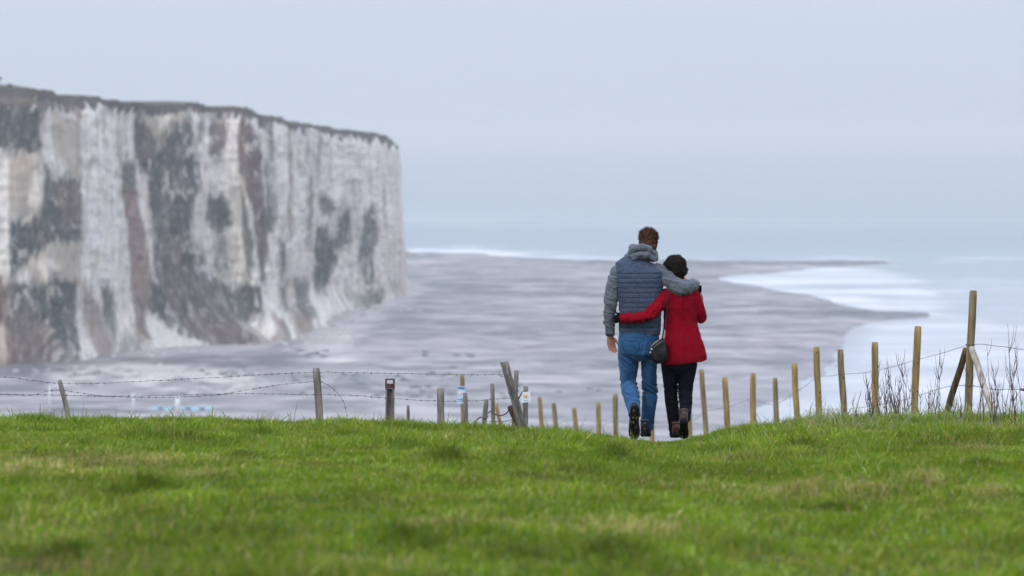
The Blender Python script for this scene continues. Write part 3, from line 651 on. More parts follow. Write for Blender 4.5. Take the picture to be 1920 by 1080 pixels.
def man():
    root = P(1200, 820, PD); root.z = float(gz(root.x, PD)) - .01 + 0
    T = local(root); dz0 = P(1200, 820, PD).z - root.z
    r = empty('person', root, 'taller person with short brown hair in blue quilted vest and jeans, arm round companion', 'person', 'couple walking together')
    # --- continuous body
    b = MB()
    b.tube([T(1199, 655), T(1199, 625), T(1201, 590), T(1201, 550), T(1201, 515), T(1203, 497), T(1208, 487, .01)], [(.125, .085), (.135, .085), (.14, .085), (.16, .09), (.165, .085), (.12, .075), (.065, .065)], n=20)
    b.tube([T(1206, 492, .0), T(1211, 476, .005), T(1215, 462, .01)], [.066, .058, .058], n=16)
    head(b, T(1215.5, 455, .015), .98, yaw=R(6))
    for pth, rad in (([T(1166, 510), T(1147, 567, -.01), T(1144, 618, .03), T(1145, 634, .035)], [.045, .036, .028, .026]), ([T(1238, 510), T(1254, 526, -.05), T(1278, 541, -.09), T(1297, 536, -.02), T(1302, 534, .08), T(1302, 540, .16)], [.045, .042, .037, .03, .028, .026]),
                     ([T(1181, 655, 0), T(1178, 690, .03), T(1177, 716, .06), T(1184, 745, -.12), T(1190, 768, -.27)], [.07, .06, .05, .045, .036]), ([T(1217, 655, 0), T(1217, 690, .06), T(1218, 722, .12), T(1216, 765, .15), T(1212, 800, .17)], [.07, .06, .05, .045, .036])):
        b.tube(pth, rad, n=14)
    arm_hand(b, None, T(1143.5, 630, .035), (.16, .06, -1), (.93, .30, .1), (.30, -.93, .1), s=.98, curl=.34)
    arm_hand(b, None, T(1303, 540, .17), (.12, .15, -1), (-1, .2, 0), (0, -1, -.1), s=.95, curl=.25)
    me = fused(b, 'body', .0042, 2); link('body', me, skin, r)
    # --- jeans
    j = MB()
    j.tube([T(1199, 613), T(1198.5, 620), T(1198, 632), T(1197.5, 648, -.012), T(1197.5, 662, -.014), T(1197.5, 674, -.005)], [(.172, .118), (.176, .122), (.182, .132), (.186, .142), (.178, .136), (.12, .10)], n=30, power=.9)
    j.tube([T(1180, 650, 0), T(1179, 672, .005), T(1178.5, 692, .02), T(1177.5, 711, .045), T(1180, 724, .03), T(1182.5, 738, -.06), T(1186.5, 755, -.17), T(1189, 768, -.255), T(1190, 779, -.30)],
           [(.100, .115), (.096, .108), (.084, .094), (.074, .082), (.074, .078), (.074, .074), (.066, .068), (.056, .060), (.056, .056)], n=24)
    j.tube([T(1216.5, 650, 0), T(1217, 672, .02), T(1217, 694, .05), T(1217.5, 715, .09), T(1219, 734, .12), T(1217.5, 756, .14), T(1215.5, 778, .155), T(1213, 795, .165), T(1212.5, 804, .17)],
           [(.092, .115), (.078, .105), (.070, .094), (.068, .084), (.068, .080), (.066, .076), (.061, .070), (.058, .066), (.060, .068)], n=24)
    def jf(c, n_):
        z = c.z; kz = math.exp(-((z - .50) / .10) ** 2) + .9 * math.exp(-((z - .12) / .09) ** 2) + .45 * math.exp(-((z - .76) / .07) ** 2)
        f_ = nz(c.x * 7, c.y * 7 + 3, z * 30 + 2.2 * c.x * 9); f_ = 1 - abs(f_) * 2.4
        return .0125 * kz * (f_ - .45) + .005 * nz(c.x * 9, c.y * 9, z * 8) + .0022 * nz(c.x * 30, c.y * 30, z * 45)
    jm = fused(j, 'jeans', .0062, 3, jf)
    wear = np.array([[v.co.x, v.co.y, v.co.z, v.normal.y] for v in jm.vertices])
    n1_ = np.array([nz(a_[0] * 5, a_[1] * 5, a_[2] * 4) for a_ in wear]); n2_ = np.array([nz(a_[0] * 22, a_[1] * 22, a_[2] * 34) for a_ in wear])
    fade = np.clip(.30 + .55 * n1_ + .35 * n2_ + .25 * np.exp(-((wear[:, 2] - .36) / .14) ** 2), 0, 1)[:, None]
    cj = np.array([.010, .046, .125]) * (1 - fade) + np.array([.038, .120, .250]) * fade
    at = jm.color_attributes.new('col', 'FLOAT_COLOR', 'POINT'); at.data.foreach_set('color', np.hstack([cj, np.ones((len(cj), 1))]).astype(np.float32).ravel())
    denim = mat('denim', (.02, .07, .18), .85, .15, attr=True, noise=(120, .15, 3), bump=(260, .0006, 2), sheen=.1)
    seam = mat('denim_seam', (.055, .13, .24), .9, .1, noise=(150, .3, 2)); seamd = mat('denim_edge', (.012, .03, .075), .9, .1, noise=(80, .3, 2))
    jo = link('jeans', jm, denim, r); bv = bvh_of(jm)
    def L2(px, py): v = T(px, py); return (v.x, v.z)
    conform(bv, [L2(1166, 645), L2(1168, 637), L2(1180, 639.5), L2(1197, 638.5), L2(1198, 652), L2(1189, 663), L2(1172, 661), L2(1166, 645)], .0035, .0022, 'back_pocket', seamd, jo)
    conform(bv, [L2(1166, 638), L2(1181, 641), L2(1198, 639.5)], .004, .003, 'pocket_hem', seam, jo)
    conform(bv, [L2(1221, 634), L2(1233, 633), L2(1234, 650), L2(1226, 658), L2(1221, 652), L2(1221, 634)], .0035, .0022, 'back_pocket', seamd, jo)
    conform(bv, [L2(1163, 626.5), L2(1180, 628.5), L2(1200, 629), L2(1218, 628), L2(1234, 625)], .003, .0022, 'waistband', seam, jo)
    conform(bv, [L2(1210, 620), L2(1209, 640), L2(1206, 658), L2(1203, 668)], .003, .0025, 'seat_seam', seam, jo)
    conform(bv, [L2(1209, 618), L2(1209, 629)], .006, .004, 'belt_loop', seamd, jo); conform(bv, [L2(1167, 618), L2(1167, 628)], .006, .004, 'belt_loop', seamd, jo)
    # --- hoodie (sleeves, cuffs, bunched hood)
    h = MB()
    h.tube([T(1199, 618), T(1200, 590), T(1201, 550), T(1201, 515), T(1203, 500)], [(.168, .11), (.168, .11), (.18, .11), (.185, .105), (.14, .09)], n=24)
    h.tube([T(1170, 503, 0), T(1158, 510, 0), T(1151, 530, -.005), T(1146.5, 552, -.01), T(1144.5, 570, -.012), T(1142.5, 590, .005), T(1142, 604, .02), T(1143, 611, .025), T(1143.5, 617, .028), T(1144, 628, .03)],
           [.060, .066, .064, .063, .060, .052, .050, .050, .040, .040], n=20)
    h.tube([T(1226, 506, .01), T(1244, 513, -.01), T(1256, 525, -.05), T(1268, 536, -.085), T(1278, 540, -.095), T(1288, 538.5, -.08), T(1298, 534.5, -.03), T(1301, 533, .04), T(1301, 536, .12), T(1302, 541, .16)],
           [.068, .074, .070, .070, .072, .067, .060, .052, .046, .042], n=20)
    ring = lambda cx, cy, rx, ry_, dz, lift: [T(cx + rx * math.cos(a_), cy - lift * math.sin(a_) + dz * math.cos(a_), ry_ * math.sin(a_)) for a_ in np.linspace(0, 2 * math.pi, 33)]
    h.tube(ring(1203, 481, 26, .10, 1.5, -2), [.029 + .005 * math.sin(3 * a_) for a_ in np.linspace(0, 2 * math.pi, 33)], n=12, ref=(0, 0, 1), cap=False)
    h.tube(ring(1206, 470, 20, .085, 5, -4), [.028 + .005 * math.cos(2 * a_) for a_ in np.linspace(0, 2 * math.pi, 33)], n=12, ref=(0, 0, 1), cap=False)
    h.tube([T(1179, 474, -.06), T(1190, 466, -.095), T(1204, 463, -.112), T(1218, 468, -.108), T(1228, 478, -.07)], [.026, .032, .034, .032, .024], n=12)
    h.tube([T(1184, 484, -.09), T(1200, 478, -.118), T(1216, 479, -.118), T(1229, 486, -.08)], [.024, .030, .030, .024], n=12)
    def hf(c, n_):
        arm = min(1, max(0, (abs(c.x - .0) - .10) * 9)) ; f_ = 1 - abs(nz(c.x * 14 + 4, c.y * 10, c.z * 22)) * 2.6
        hood = 1 if c.z > 1.54 else 0
        fo = 1 - abs(nz(c.x * 5 + 9, c.y * 5, c.z * 26 + c.x * 12)) * 2.8; return (.006 if not hood else .009) * (f_ - .4) * 1.0 + .006 * (fo - .4) * min(1, arm) * (0 if hood else 1) if hood else (.005 * (f_ - .4) + .007 * (fo - .4)) * arm + .002 * nz(c.x * 40, c.y * 40, c.z * 40) if True else (.006 if not hood else .008) * (f_ - .4) * (arm if not hood else 1) + .002 * nz(c.x * 40, c.y * 40, c.z * 40)
    hm = fused(h, 'hoodie', .0058, 2, hf)
    link('hoodie', hm, mat('grey_marl', (.105, .118, .143), .95, .1, noise=(90, .28, 4), bump=(160, .0012, 3), sheen=.2), r)
    cf = MB(); cf.tube([T(1143.3, 614, .026), T(1143.8, 621, .03), T(1144.2, 629, .033)], [.0425, .0425, .040], n=20); cf.build('cuff', mat('ribbed_cuff', (.07, .085, .10), .95, .1, noise=((90, 90, 6), .3, 2)), r)
    # --- quilted vest
    vq = MB()
    vq.tube([T(1199.5, 627.5, 0), T(1199.5, 622, 0), T(1200, 605, -.002), T(1200.5, 585), T(1200.5, 565, -.002), T(1200, 545, -.004), T(1199.5, 525, -.006), T(1199, 510, -.005), T(1199.5, 501), T(1202, 494, .002), T(1204, 488, .005)],
            [(.178, .120), (.186, .128), (.186, .130), (.186, .132), (.192, .136), (.204, .140), (.214, .138), (.219, .130), (.214, .118), (.168, .104), (.118, .09)], n=36, power=.82)
    pit = .0435
    def vf(c, n_):
        z = c.z; top_ = T(1200, 512).z
        t_ = ((top_ - z) / pit) % 1.0; q_ = (1 - abs(2 * t_ - 1) ** 4)
        d_ = .0048 * (q_ - .6) if z < top_ else .002
        return d_ + .006 * nz(c.x * 12, c.y * 10, z * 9) + .003 * nz(c.x * 38, 0, z * 20)
    vm = fused(vq, 'vest', .0048, 1, vf)
    vo = link('vest', vm, mat('navy_quilt', (.047, .064, .108), .75, .25, noise=((30, 30, 60), .22, 3), bump=((60, 60, 90), .0012, 3), sheen=.05), r)
    vb = bvh_of(vm); vseam = mat('vest_seam', (.018, .024, .045), .85, .2, noise=(60, .2, 2))
    for k in range(0, 12):
        py = 512 + k * (pit / .004722) * 1.0
        if py > 622: break
        conform(vb, [L2(1157, py + .6), L2(1180, py), L2(1218, py), L2(1243, py - .8)], .0022, .0012, 'stitch_line', vseam, vo)
    # --- hair
    hm_ = MB(); Rz = Matrix.Rotation(-R(6), 3, 'Z'); hc = T(1215.5, 455, .015)
    hm_.ell(hc + Vector((0, -.016, .026)), (.084, .098, .098), Rz); hm_.ell(hc + Vector((0, -.045, -.03)), (.072, .062, .062), Rz)
    hm_.tube([hc + Vector((0, -.02, .05)), hc + Vector((.002, -.012, .088)), hc + Vector((.003, -.01, .099))], [(.084, .09), (.075, .080), (.054, .056)], n=20)
    hx = fused(hm_, 'hair', .006, 2, lambda c, n_: .007 * nz(c.x * 40, c.y * 40, c.z * 40))
    bm = bmesh.new(); bm.from_mesh(hx)
    kill = [v for v in bm.verts if (v.co - hc).y > .052 and (v.co - hc).z < .055]; bmesh.ops.delete(bm, geom=kill, context='VERTS')
    pts = [(v.co.copy(), v.normal.copy()) for v in bm.verts]
    for _ in range(5200):
        c_, n_ = random.choice(pts); rel = c_ - hc
        up_ = max(0, rel.z) * 9; d_ = (n_ + Vector((random.gauss(0, .3), random.gauss(0, .3), .2 + up_ * 1.0))).normalized()
        if rel.z < .02: d_ = (n_ * .35 + Vector((random.gauss(0, .2), 0, -1))).normalized()
        L_ = .010 + .024 * random.random() ** 1.5 * min(1, .3 + up_); sd = d_.cross(Vector((random.random(), random.random(), random.random()))).normalized() * .0016
        a_ = bm.verts.new(c_ - sd - n_ * .002); b_ = bm.verts.new(c_ + sd - n_ * .002); e_ = bm.verts.new(c_ + d_ * L_); bm.faces.new((a_, b_, e_))
    bm.to_mesh(hx); bm.free(); link('hair', hx, mat('brown_hair', (.080, .036, .022), .65, .15, noise=(35, .45, 3)), r)
    # --- shoes
    sg = mat('walking_shoe', (.030, .027, .034), .8, .15, noise=(50, .35, 3)); sc_ = mat('shoe_collar', (.16, .15, .15), .9, .2, noise=(60, .3, 2))
    mud = mat('mud_and_grass', (.17, .14, .035), .9, .2, noise=(80, .5, 2))
    shoe(r, T(1189.5, 812.5, -.30), R(-3), R(76), .30, sg, M_black, sc_, tread=mud, shaft=.095)
    q = T(1211, 818, .30); shoe(r, (q.x, q.y, T(1211, 819, .2).z), R(4), R(8), .30, sg, M_black, sc_, shaft=.105)
    return r
man()

def woman():
    root = P(1272, 822, PD); root.z = float(gz(root.x, PD)) - .01
    T = local(root)
    r = empty('person', root, 'shorter person with dark curly hair in red coat and black trousers, arm round companion', 'person', 'couple walking together')
    b = MB()
    b.tube([T(1275, 690), T(1274, 660), T(1275, 620), T(1275, 590), T(1276, 560), T(1275, 545), T(1272, 534, .01)], [(.12, .085), (.14, .085), (.12, .08), (.11, .075), (.13, .08), (.11, .07), (.055, .055)], n=20)
    b.tube([T(1272, 540, 0), T(1271, 526, .005), T(1268, 512, .01)], [.055, .050, .050], n=14)
    head(b, T(1266.5, 503, .02), .92, yaw=R(-10))
    for pth, rad in (([T(1252, 550), T(1238, 570, -.10), T(1218, 592, -.165), T(1185, 597, -.17), T(1166, 597, -.14)], [.038, .033, .030, .026, .022]), ([T(1300, 552), T(1312, 580, .02), T(1316, 597, .05), T(1313, 570, .13), T(1310, 550, .14)], [.038, .033, .030, .026, .022]),
                     ([T(1257, 685, 0), T(1257, 730, .08), T(1261, 770, .12), T(1264, 805, .16)], [.07, .048, .042, .033]), ([T(1288, 685, 0), T(1286, 735, .04), T(1285, 765, -.06), T(1283, 790, -.14)], [.07, .048, .042, .033])):
        b.tube(pth, rad, n=14)
    me = fused(b, 'body', .0045, 2); link('body', me, skin, r)
    # trousers
    j = MB()
    j.tube([T(1274, 655), T(1274, 672), T(1274, 690, -.006), T(1273, 700)], [(.155, .12), (.160, .125), (.15, .12), (.10, .08)], n=28)
    j.tube([T(1256, 680, 0), T(1255.5, 700, .02), T(1256.5, 720, .055), T(1257.5, 738, .08), T(1260, 758, .10), T(1262, 778, .12), T(1263.5, 798, .145), T(1264, 815, .16)],
           [(.080, .10), (.070, .090), (.061, .078), (.058, .070), (.058, .066), (.054, .060), (.048, .056), (.047, .056)], n=22)
    j.tube([T(1290, 680, 0), T(1288, 700, .01), T(1286, 718, .03), T(1285, 735, .035), T(1285.5, 750, -.02), T(1285, 766, -.09), T(1284, 780, -.14), T(1283, 787, -.165)],
           [(.088, .10), (.078, .090), (.067, .078), (.064, .070), (.061, .066), (.056, .060), (.052, .056), (.052, .054)], n=22)
    def jf(c, n_):
        z = c.z; kz = math.exp(-((z - .42) / .12) ** 2) + .8 * math.exp(-((z - .10) / .08) ** 2)
        return .009 * kz * (.5 - abs(nz(c.x * 8, c.y * 8, z * 30)) * 2) + .004 * nz(c.x * 9, c.y * 9, z * 8)
    link('trousers', fused(j, 'trousers', .006, 3, jf), mat('black_denim', (.0062, .0066, .0115), .9, .06, noise=(60, .3, 3), bump=(200, .0006, 2)), r)
    # coat
    c_ = MB()
    def hemz(px): return 684 - (px - 1237) / 89 * 12
    c_.tube([T(1281.5, 677.5, 0), T(1281.5, 668, -.004), T(1280, 650, -.006), T(1278, 635, -.006), T(1276.5, 618), T(1275.8, 604), T(1275.8, 588), T(1276, 570), T(1276, 556), T(1276, 547), T(1276, 540, .004), T(1275, 533, .008), T(1274, 527, .01)],
            [(.208, .158), (.205, .158), (.190, .150), (.176, .140), (.156, .124), (.145, .114), (.146, .112), (.151, .114), (.156, .112), (.152, .104), (.128, .088), (.080, .070), (.062, .064)], n=36, power=.9)
    c_.tube([T(1262, 548, .0), T(1250, 553, -.02), T(1240, 566, -.085), T(1229, 580, -.145), T(1217, 590, -.178), T(1204, 595, -.19), T(1190, 597, -.188), T(1176, 597, -.178), T(1165, 596.5, -.155)],
            [.056, .062, .060, .058, .055, .051, .049, .047, .045], n=20)
    c_.tube([T(1293, 549, .0), T(1301, 555, .0), T(1307, 570, .01), T(1312, 585, .02), T(1315, 596, .045), T(1314.5, 590, .10), T(1311, 572, .15), T(1309, 556, .16)],
            [.056, .060, .056, .054, .054, .048, .042, .040], n=20)
    def cf(c, n_):
        z = c.z; sk = max(0, (.80 - z)) / .25; th = math.atan2(c.y, c.x - .03)
        f_ = .012 * sk * math.sin(th * 7 + 1.3 * nz(c.x * 3, 0, z * 3)) * min(1, sk)
        arm = 1 if c.x < -.12 and z > .9 else .45
        d_ = f_ * 1.25 + arm * .011 * (.5 - abs(nz(c.x * 22, c.y * 14, z * 13)) * 2) + .0045 * nz(c.x * 8, c.y * 8, z * 8)
        if abs(c.x - .045) < .008 and c.y < 0: d_ -= .004 * (1 - abs(c.x - .045) / .008)
        return d_
    cm_ = fused(c_, 'coat', .0058, 2, cf)
    # the hem hangs a little lower on the left
    for v in cm_.vertices:
        k_ = max(0, min(1, (.86 - v.co.z) / .2)); v.co.z += (v.co.x - .045) * .13 * k_
    cm_.update()
    red = mat('red_wool', (.200, .0022, .011), .95, .05, noise=(14, .10, 4), bump=(180, .001, 3))
    co = link('coat', cm_, red, r); cb = bvh_of(cm_); sm = mat('coat_seam', (.10, .003, .008), .95, .1, noise=(40, .2, 2))
    L2 = lambda px, py: (T(px, py).x, T(px, py).z)
    conform(cb, [L2(1280.5, 552), L2(1280.5, 600), L2(1281, 640), L2(1282, 672)], .0016, .0012, 'back_seam', sm, co)
    conform(cb, [L2(1250, 603.5), L2(1266, 606.5), L2(1282, 607), L2(1300, 604.5)], .0016, .0012, 'waist_seam', sm, co)
    conform(cb, [L2(1241, 677), L2(1262, 678.5), L2(1285, 676), L2(1320, 667)], .0016, .001, 'hem_stitch', sm, co)
    # scarf at the neck
    s_ = MB(); s_.tube([T(1273 + 10.5 * math.cos(a_), 526 - 1.5 * math.sin(a_), .058 * math.sin(a_) + .006) for a_ in np.linspace(0, 2 * math.pi, 29)], .021, n=12, ref=(0, 0, 1), cap=False)
    s_.tube([T(1271.5 + 8.5 * math.cos(a_), 519 - 1 * math.sin(a_), .050 * math.sin(a_) + .006) for a_ in np.linspace(0, 2 * math.pi, 29)], .016, n=12, ref=(0, 0, 1), cap=False)
    link('scarf', fused(s_, 'scarf', .004, 1, lambda c, n_: .004 * nz(c.x * 30, c.y * 30, c.z * 50)), mat('red_scarf', (.42, .006, .035), .9, .1, noise=(60, .2, 2)), r)
    # gloves
    gl = mat('black_glove', (.004, .004, .005), .9, .06, noise=(60, .3, 2))
    g = MB(); arm_hand(g, None, T(1166, 596.5, -.155), (-.75, .75, -.15), (0, .1, 1), (.75, .75, 0), s=.95, curl=.55)
    g.tube([T(1170, 597, -.165), T(1166, 596.5, -.155), T(1162, 597, -.135)], [.040, .039, .036], n=14); link('glove', fused(g, 'glove', .0036, 2), gl, r)
    g = MB(); arm_hand(g, None, T(1309, 553, .16), (-.10, -.55, 1), (-1, -.2, 0), (-.15, -.8, -.5), s=.92, curl=.5)
    g.tube([T(1309.5, 558, .16), T(1309, 552, .16)], [.036, .034], n=14); link('glove', fused(g, 'glove', .0036, 2), gl, r)
    # hair: loose dark curls
    hc = T(1266.5, 503, .02); hm_ = MB()
    hm_.ell(hc + Vector((0, -.02, .025)), (.088, .100, .088)); hm_.ell(hc + Vector((-.035, -.05, .035)), (.058, .06, .05)); hm_.ell(hc + Vector((.02, -.06, -.03)), (.062, .05, .065))
    hm_.ell(hc + Vector((.05, -.03, .0)), (.042, .06, .06)); hm_.ell(hc + Vector((-.055, -.01, .02)), (.044, .06, .048)); hm_.ell(hc + Vector((.03, -.055, -.06)), (.038, .034, .04))
    hm_.ell(hc + Vector((.088, -.02, -.012)), (.016, .02, .016)); hm_.ell(hc + Vector((.082, -.02, -.034)), (.016, .018, .016))
    hx = fused(hm_, 'hair', .0055, 2, lambda c, n_: .013 * nz(c.x * 26, c.y * 26, c.z * 26) + .005 * nz(c.x * 70, c.y * 70, c.z * 70))
    bm = bmesh.new(); bm.from_mesh(hx)
    kill = [v for v in bm.verts if (v.co - hc).y > .05 and (v.co - hc).z < .05]; bmesh.ops.delete(bm, geom=kill, context='VERTS')
    pts = [(v.co.copy(), v.normal.copy()) for v in bm.verts]
    for _ in range(3800):                       # curled locks
        p0, n_ = random.choice(pts); t1 = n_.cross(Vector((random.gauss(0, 1), random.gauss(0, 1), random.gauss(0, 1)))).normalized(); t2 = n_.cross(t1)
        r0 = .007 + .009 * random.random() ** 2; prev = None; wd_ = .0015
        for k in range(5):
            a_ = k * 1.0; c2 = p0 + n_ * (math.sin(a_) * r0 * .9) + t1 * (1 - math.cos(a_)) * r0 - n_ * .002
            a1 = bm.verts.new(c2 - t2 * wd_); b1 = bm.verts.new(c2 + t2 * wd_)
            if prev: bm.faces.new((prev[0], prev[1], b1, a1))
            prev = (a1, b1)
    bm.to_mesh(hx); bm.free(); link('hair', hx, mat('dark_hair', (.013, .007, .0055), .6, .15, noise=(40, .5, 3)), r)
    br = mat('brown_leather', (.036, .013, .012), .45, .35, noise=(40, .4, 3)); cl_ = mat('boot_collar', (.13, .075, .075), .7, .3, noise=(50, .3, 2))
    shoe(r, T(1282, 816.5, -.13), R(2), R(40), .255, br, M_black, cl_, wd=.043, shaft=.12)
    q = T(1265, 820, .25); shoe(r, (q.x, q.y, T(1265, 821, .14).z), R(-2), R(6), .255, mat('tan_leather', (.075, .024, .016), .5, .3, noise=(40, .3, 3)), M_black, cl_, wd=.043, shaft=.10)
    return r
woman()

def handbag():
    root = P(1236, 684, PD - .2); T = local(root)
    r = empty('handbag', root, 'small black leather handbag hanging from a thin strap against the red coat', 'handbag')
    lea = mat('black_leather', (.008, .0075, .011), .42, .35, noise=(30, .4, 3), bump=(60, .002, 3))
    o_ = [(1220, 650), (1230, 642), (1241, 634.5), (1248, 637), (1250, 652), (1252, 667), (1249, 677), (1240, 681), (1231, 683), (1224, 677), (1220, 662)]
    c = Vector((sum(a for a, _ in o_) / len(o_), sum(a for _, a in o_) / len(o_)))
    mb = MB(); rings = []
    for dy, k in ((-.255, .70), (-.245, .88), (-.225, .97), (-.20, 1.0), (-.17, .98), (-.155, .85)):
        rings.append([T(c.x + (x - c.x) * k, c.y + (y - c.y) * k, dy) for x, y in o_])
    n = len(o_); vs_ = [v for q in rings for v in q]; fs_ = [(i * n + k, i * n + (k + 1) % n, (i + 1) * n + (k + 1) % n, (i + 1) * n + k) for i in range(5) for k in range(n)]
    fs_ += [tuple(range(n))[::-1], tuple(5 * n + k for k in range(n))]; mb.add(vs_, fs_)
    link('body', fused(mb, 'body', .004, 3, lambda c_, n_: .006 * nz(c_.x * 16, c_.y * 16, c_.z * 12)), lea, r)
    z = MB(); z.tube([T(1219.5, 656, -.235), T(1221, 649, -.243), T(1230, 641.5, -.245), T(1241, 633.8, -.235)], .0035, n=8); z.build('zip', mat('brass', (.50, .34, .12), .35, .6, metal=.8, noise=(60, .2, 2)), r)
    cl_ = MB(); cl_.ell(T(1222, 655, -.258), (.010, .007, .009), seg=12, ring=8); cl_.tube([T(1219.5, 659, -.25), T(1219, 664, -.25)], .0045, n=8); cl_.build('clasp', mat('steel', (.6, .6, .62), .3, .6, metal=.9, noise=(60, .1, 2)), r)
    s_ = MB(); s_.tube([T(1253.5, 536, -.15), T(1252.5, 546, -.16), T(1251, 570, -.155), T(1249.5, 592, -.15), T(1247.5, 612, -.165), T(1246.6, 620, -.175)], [(.0055, .0025)] * 6, n=8); s_.build('strap', lea, r)
    ch = MB()
    for k in range(8):
        t_ = k / 7; q = T(1246.6 - 1.4 * t_, 620.5 + 14 * t_, -.178 - .02 * t_); mr = Matrix.Rotation(k * 1.57, 3, 'Z')
        ch.tube([q + mr @ Vector((.0055 * math.cos(a_), 0, .0085 * math.sin(a_))) for a_ in np.linspace(0, 2 * math.pi, 11)], .0022, n=6, cap=False)
    ch.build('chain', mat('chain_metal', (.55, .5, .5), .35, .6, metal=.8, noise=(60, .1, 2)), r)
handbag()

# ------------------------------------------------------------------ fences, posts, wires
M_new = mat('treated_pine', (.27, .19, .078), .85, .2, noise=((26, 26, 3), .42, 5), bump=((40, 40, 4), .003, 4))
M_new2 = mat('aged_pine', (.21, .158, .085), .85, .2, noise=((26, 26, 3), .5, 5), bump=((40, 40, 4), .003, 4))
M_grey = mat('weathered_wood', (.185, .165, .15), .95, .1, noise=((30, 30, 4), .5, 6), bump=((50, 50, 5), .005, 4))
M_brown = mat('dark_stump_wood', (.055, .036, .024), .95, .1, noise=((30, 30, 5), .5, 5), bump=((50, 50, 5), .005, 4))
M_birch = mat('bare_pale_wood', (.33, .285, .245), .85, .2, noise=((14, 14, 7), .4, 5), bump=((50, 50, 5), .003, 4))
M_wire = mat('galvanised_wire', (.10, .095, .11), .6, .4, metal=.3, noise=(20, .3, 2))
M_dwire = mat('dark_wire', (.11, .10, .115), .7, .3, metal=.2, noise=(20, .3, 2))
M_rust = mat('rusty_iron', (.105, .045, .032), .85, .2, noise=((20, 20, 9), .5, 5), bump=(60, .002, 4))
M_knot = mat('knot_wood', (.05, .028, .016), .9, .1, noise=(40, .3, 2))

def post_mesh(base, top, rr, sq=False, name='post', knots=True):
    base, top = Vector(base), Vector(top); n = 4 if sq else 14; L = (top - base).length; k = max(8, int(L / .07))
    d = (top - base).normalized(); a = d.cross(Vector((0, 1, 0))).normalized(); b = a.cross(d); sd = random.random() * 100; ch = []
    vs_, fs_ = [], []; n = 16
    for i in range(k + 1):
        t_ = i / k; c = base.lerp(top, t_) + a * (.006 * nz(sd, t_ * 3, 0)) * L
        for j in range(n):
            th = 2 * math.pi * (j + .5) / n; cx_, sy_ = math.cos(th), math.sin(th)
            if sq: m_ = max(abs(cx_), abs(sy_)) ** .92; cx_, sy_ = cx_ / m_ * .9, sy_ / m_ * .9
            q = rr * (1 - .05 * t_) * (1 + .09 * nz(cx_ * 1.2 + sd, sy_ * 1.2, t_ * L * 5) + .03 * nz(cx_ * 4, sy_ * 4 + sd, t_ * L * 2))
            if i == k: q *= .90
            vs_.append(c + (a * cx_ + b * sy_) * q - (d * .0 if i < k else d * (.0 + .004 * nz(cx_ * 3, sy_ * 3, sd))))
    for i in range(k):
        for j in range(n): fs_.append((i * n + j, i * n + (j + 1) % n, (i + 1) * n + (j + 1) % n, (i + 1) * n + j))
    vs_.append(top + d * .004); c0 = len(vs_) - 1
    for j in range(n): fs_.append((k * n + j, k * n + (j + 1) % n, c0))
    mb = MB(); mb.add(vs_, fs_); me = mb.mesh(name)
    return me, (base, top, a, b, rr)
def post(parent, pxt, pyt, pxb, pyb, D, w_px, mt, sq=False, origin=None, name='post', knots=2, ddt=0, depth=.35):
    """a post seen from photo pixel (pxt, pyt) at its top down to the turf"""
    top = P(pxt, pyt, D + ddt); q = P(pxb, pyb, D)
    g = float(gz(q.x, D)) - depth; d = (q - top); base = top + d * ((top.z - g) / max(1e-3, (top.z - q.z)))
    me, (bs, tp, a, b, rr) = post_mesh(base, top, w_px / F * D / 2, sq)
    o_ = origin if origin is not None else Vector((0, 0, 0))
    me.transform(Matrix.Translation(-o_)); ob = link(name, me, mt, parent)
    if knots:
        for _ in range(knots):
            kb = MB()
            t_ = random.uniform(.35, .97); c = base.lerp(top, t_) - b * rr * random.choice((1, 1)) * .0
            th = random.uniform(-.7, .7) - math.pi / 2
            c = c + (a * math.cos(th) + Vector((0, 1, 0)) * math.sin(th)) * rr * .97 - o_
            kb.ell(c, (random.uniform(.005, .010), .005, random.uniform(.005, .010)), seg=10, ring=6)
            kb.build('knot', M_knot, ob)
    return ob, base, top

def catmull(pts, n=8):
    pts = [Vector(p) for p in pts]; res = []
    for i in range(len(pts) - 1):
        p0, p1, p2, p3 = pts[max(i - 1, 0)], pts[i], pts[i + 1], pts[min(i + 2, len(pts) - 1)]
        for k in range(n):
            t_ = k / n; res.append(.5 * ((2 * p1) + (p2 - p0) * t_ + (2 * p0 - 5 * p1 + 4 * p2 - p3) * t_ * t_ + (3 * p1 - p0 - 3 * p2 + p3) * t_ ** 3))
    res.append(pts[-1]); return res
def wire(parent, o_, pts, r, mt, barbs=0, name='wire', wob=.004):
    path = catmull(pts, 10); path = [p + Vector((0, 0, wob * nz(p.x * 9, p.y * 3, 1))) - o_ for p in path]
    mb = MB(); mb.tube(path, r, n=6)
    if barbs:
        acc = 0
        for i in range(1, len(path)):
            seg = (path[i] - path[i - 1]); L = seg.length; t_ = barbs - acc
            while t_ < L:
                c = path[i - 1] + seg * (t_ / L); dr = seg.normalized()
                for k in range(2):
                    v = dr.cross(Vector((random.gauss(0, 1), random.gauss(0, .5), random.gauss(0, 1)))).normalized()
                    mb.tube([c - v * .011 + dr * .003, c + v * .011 - dr * .003], [.0016, .0016], n=4)
                mb.tube([c - dr * .007, c + dr * .007], [r * 1.9, r * 1.9], n=6)
                t_ += barbs * random.uniform(.9, 1.1)
            acc = L - (t_ - barbs)
    return mb.build(name, mt, parent)

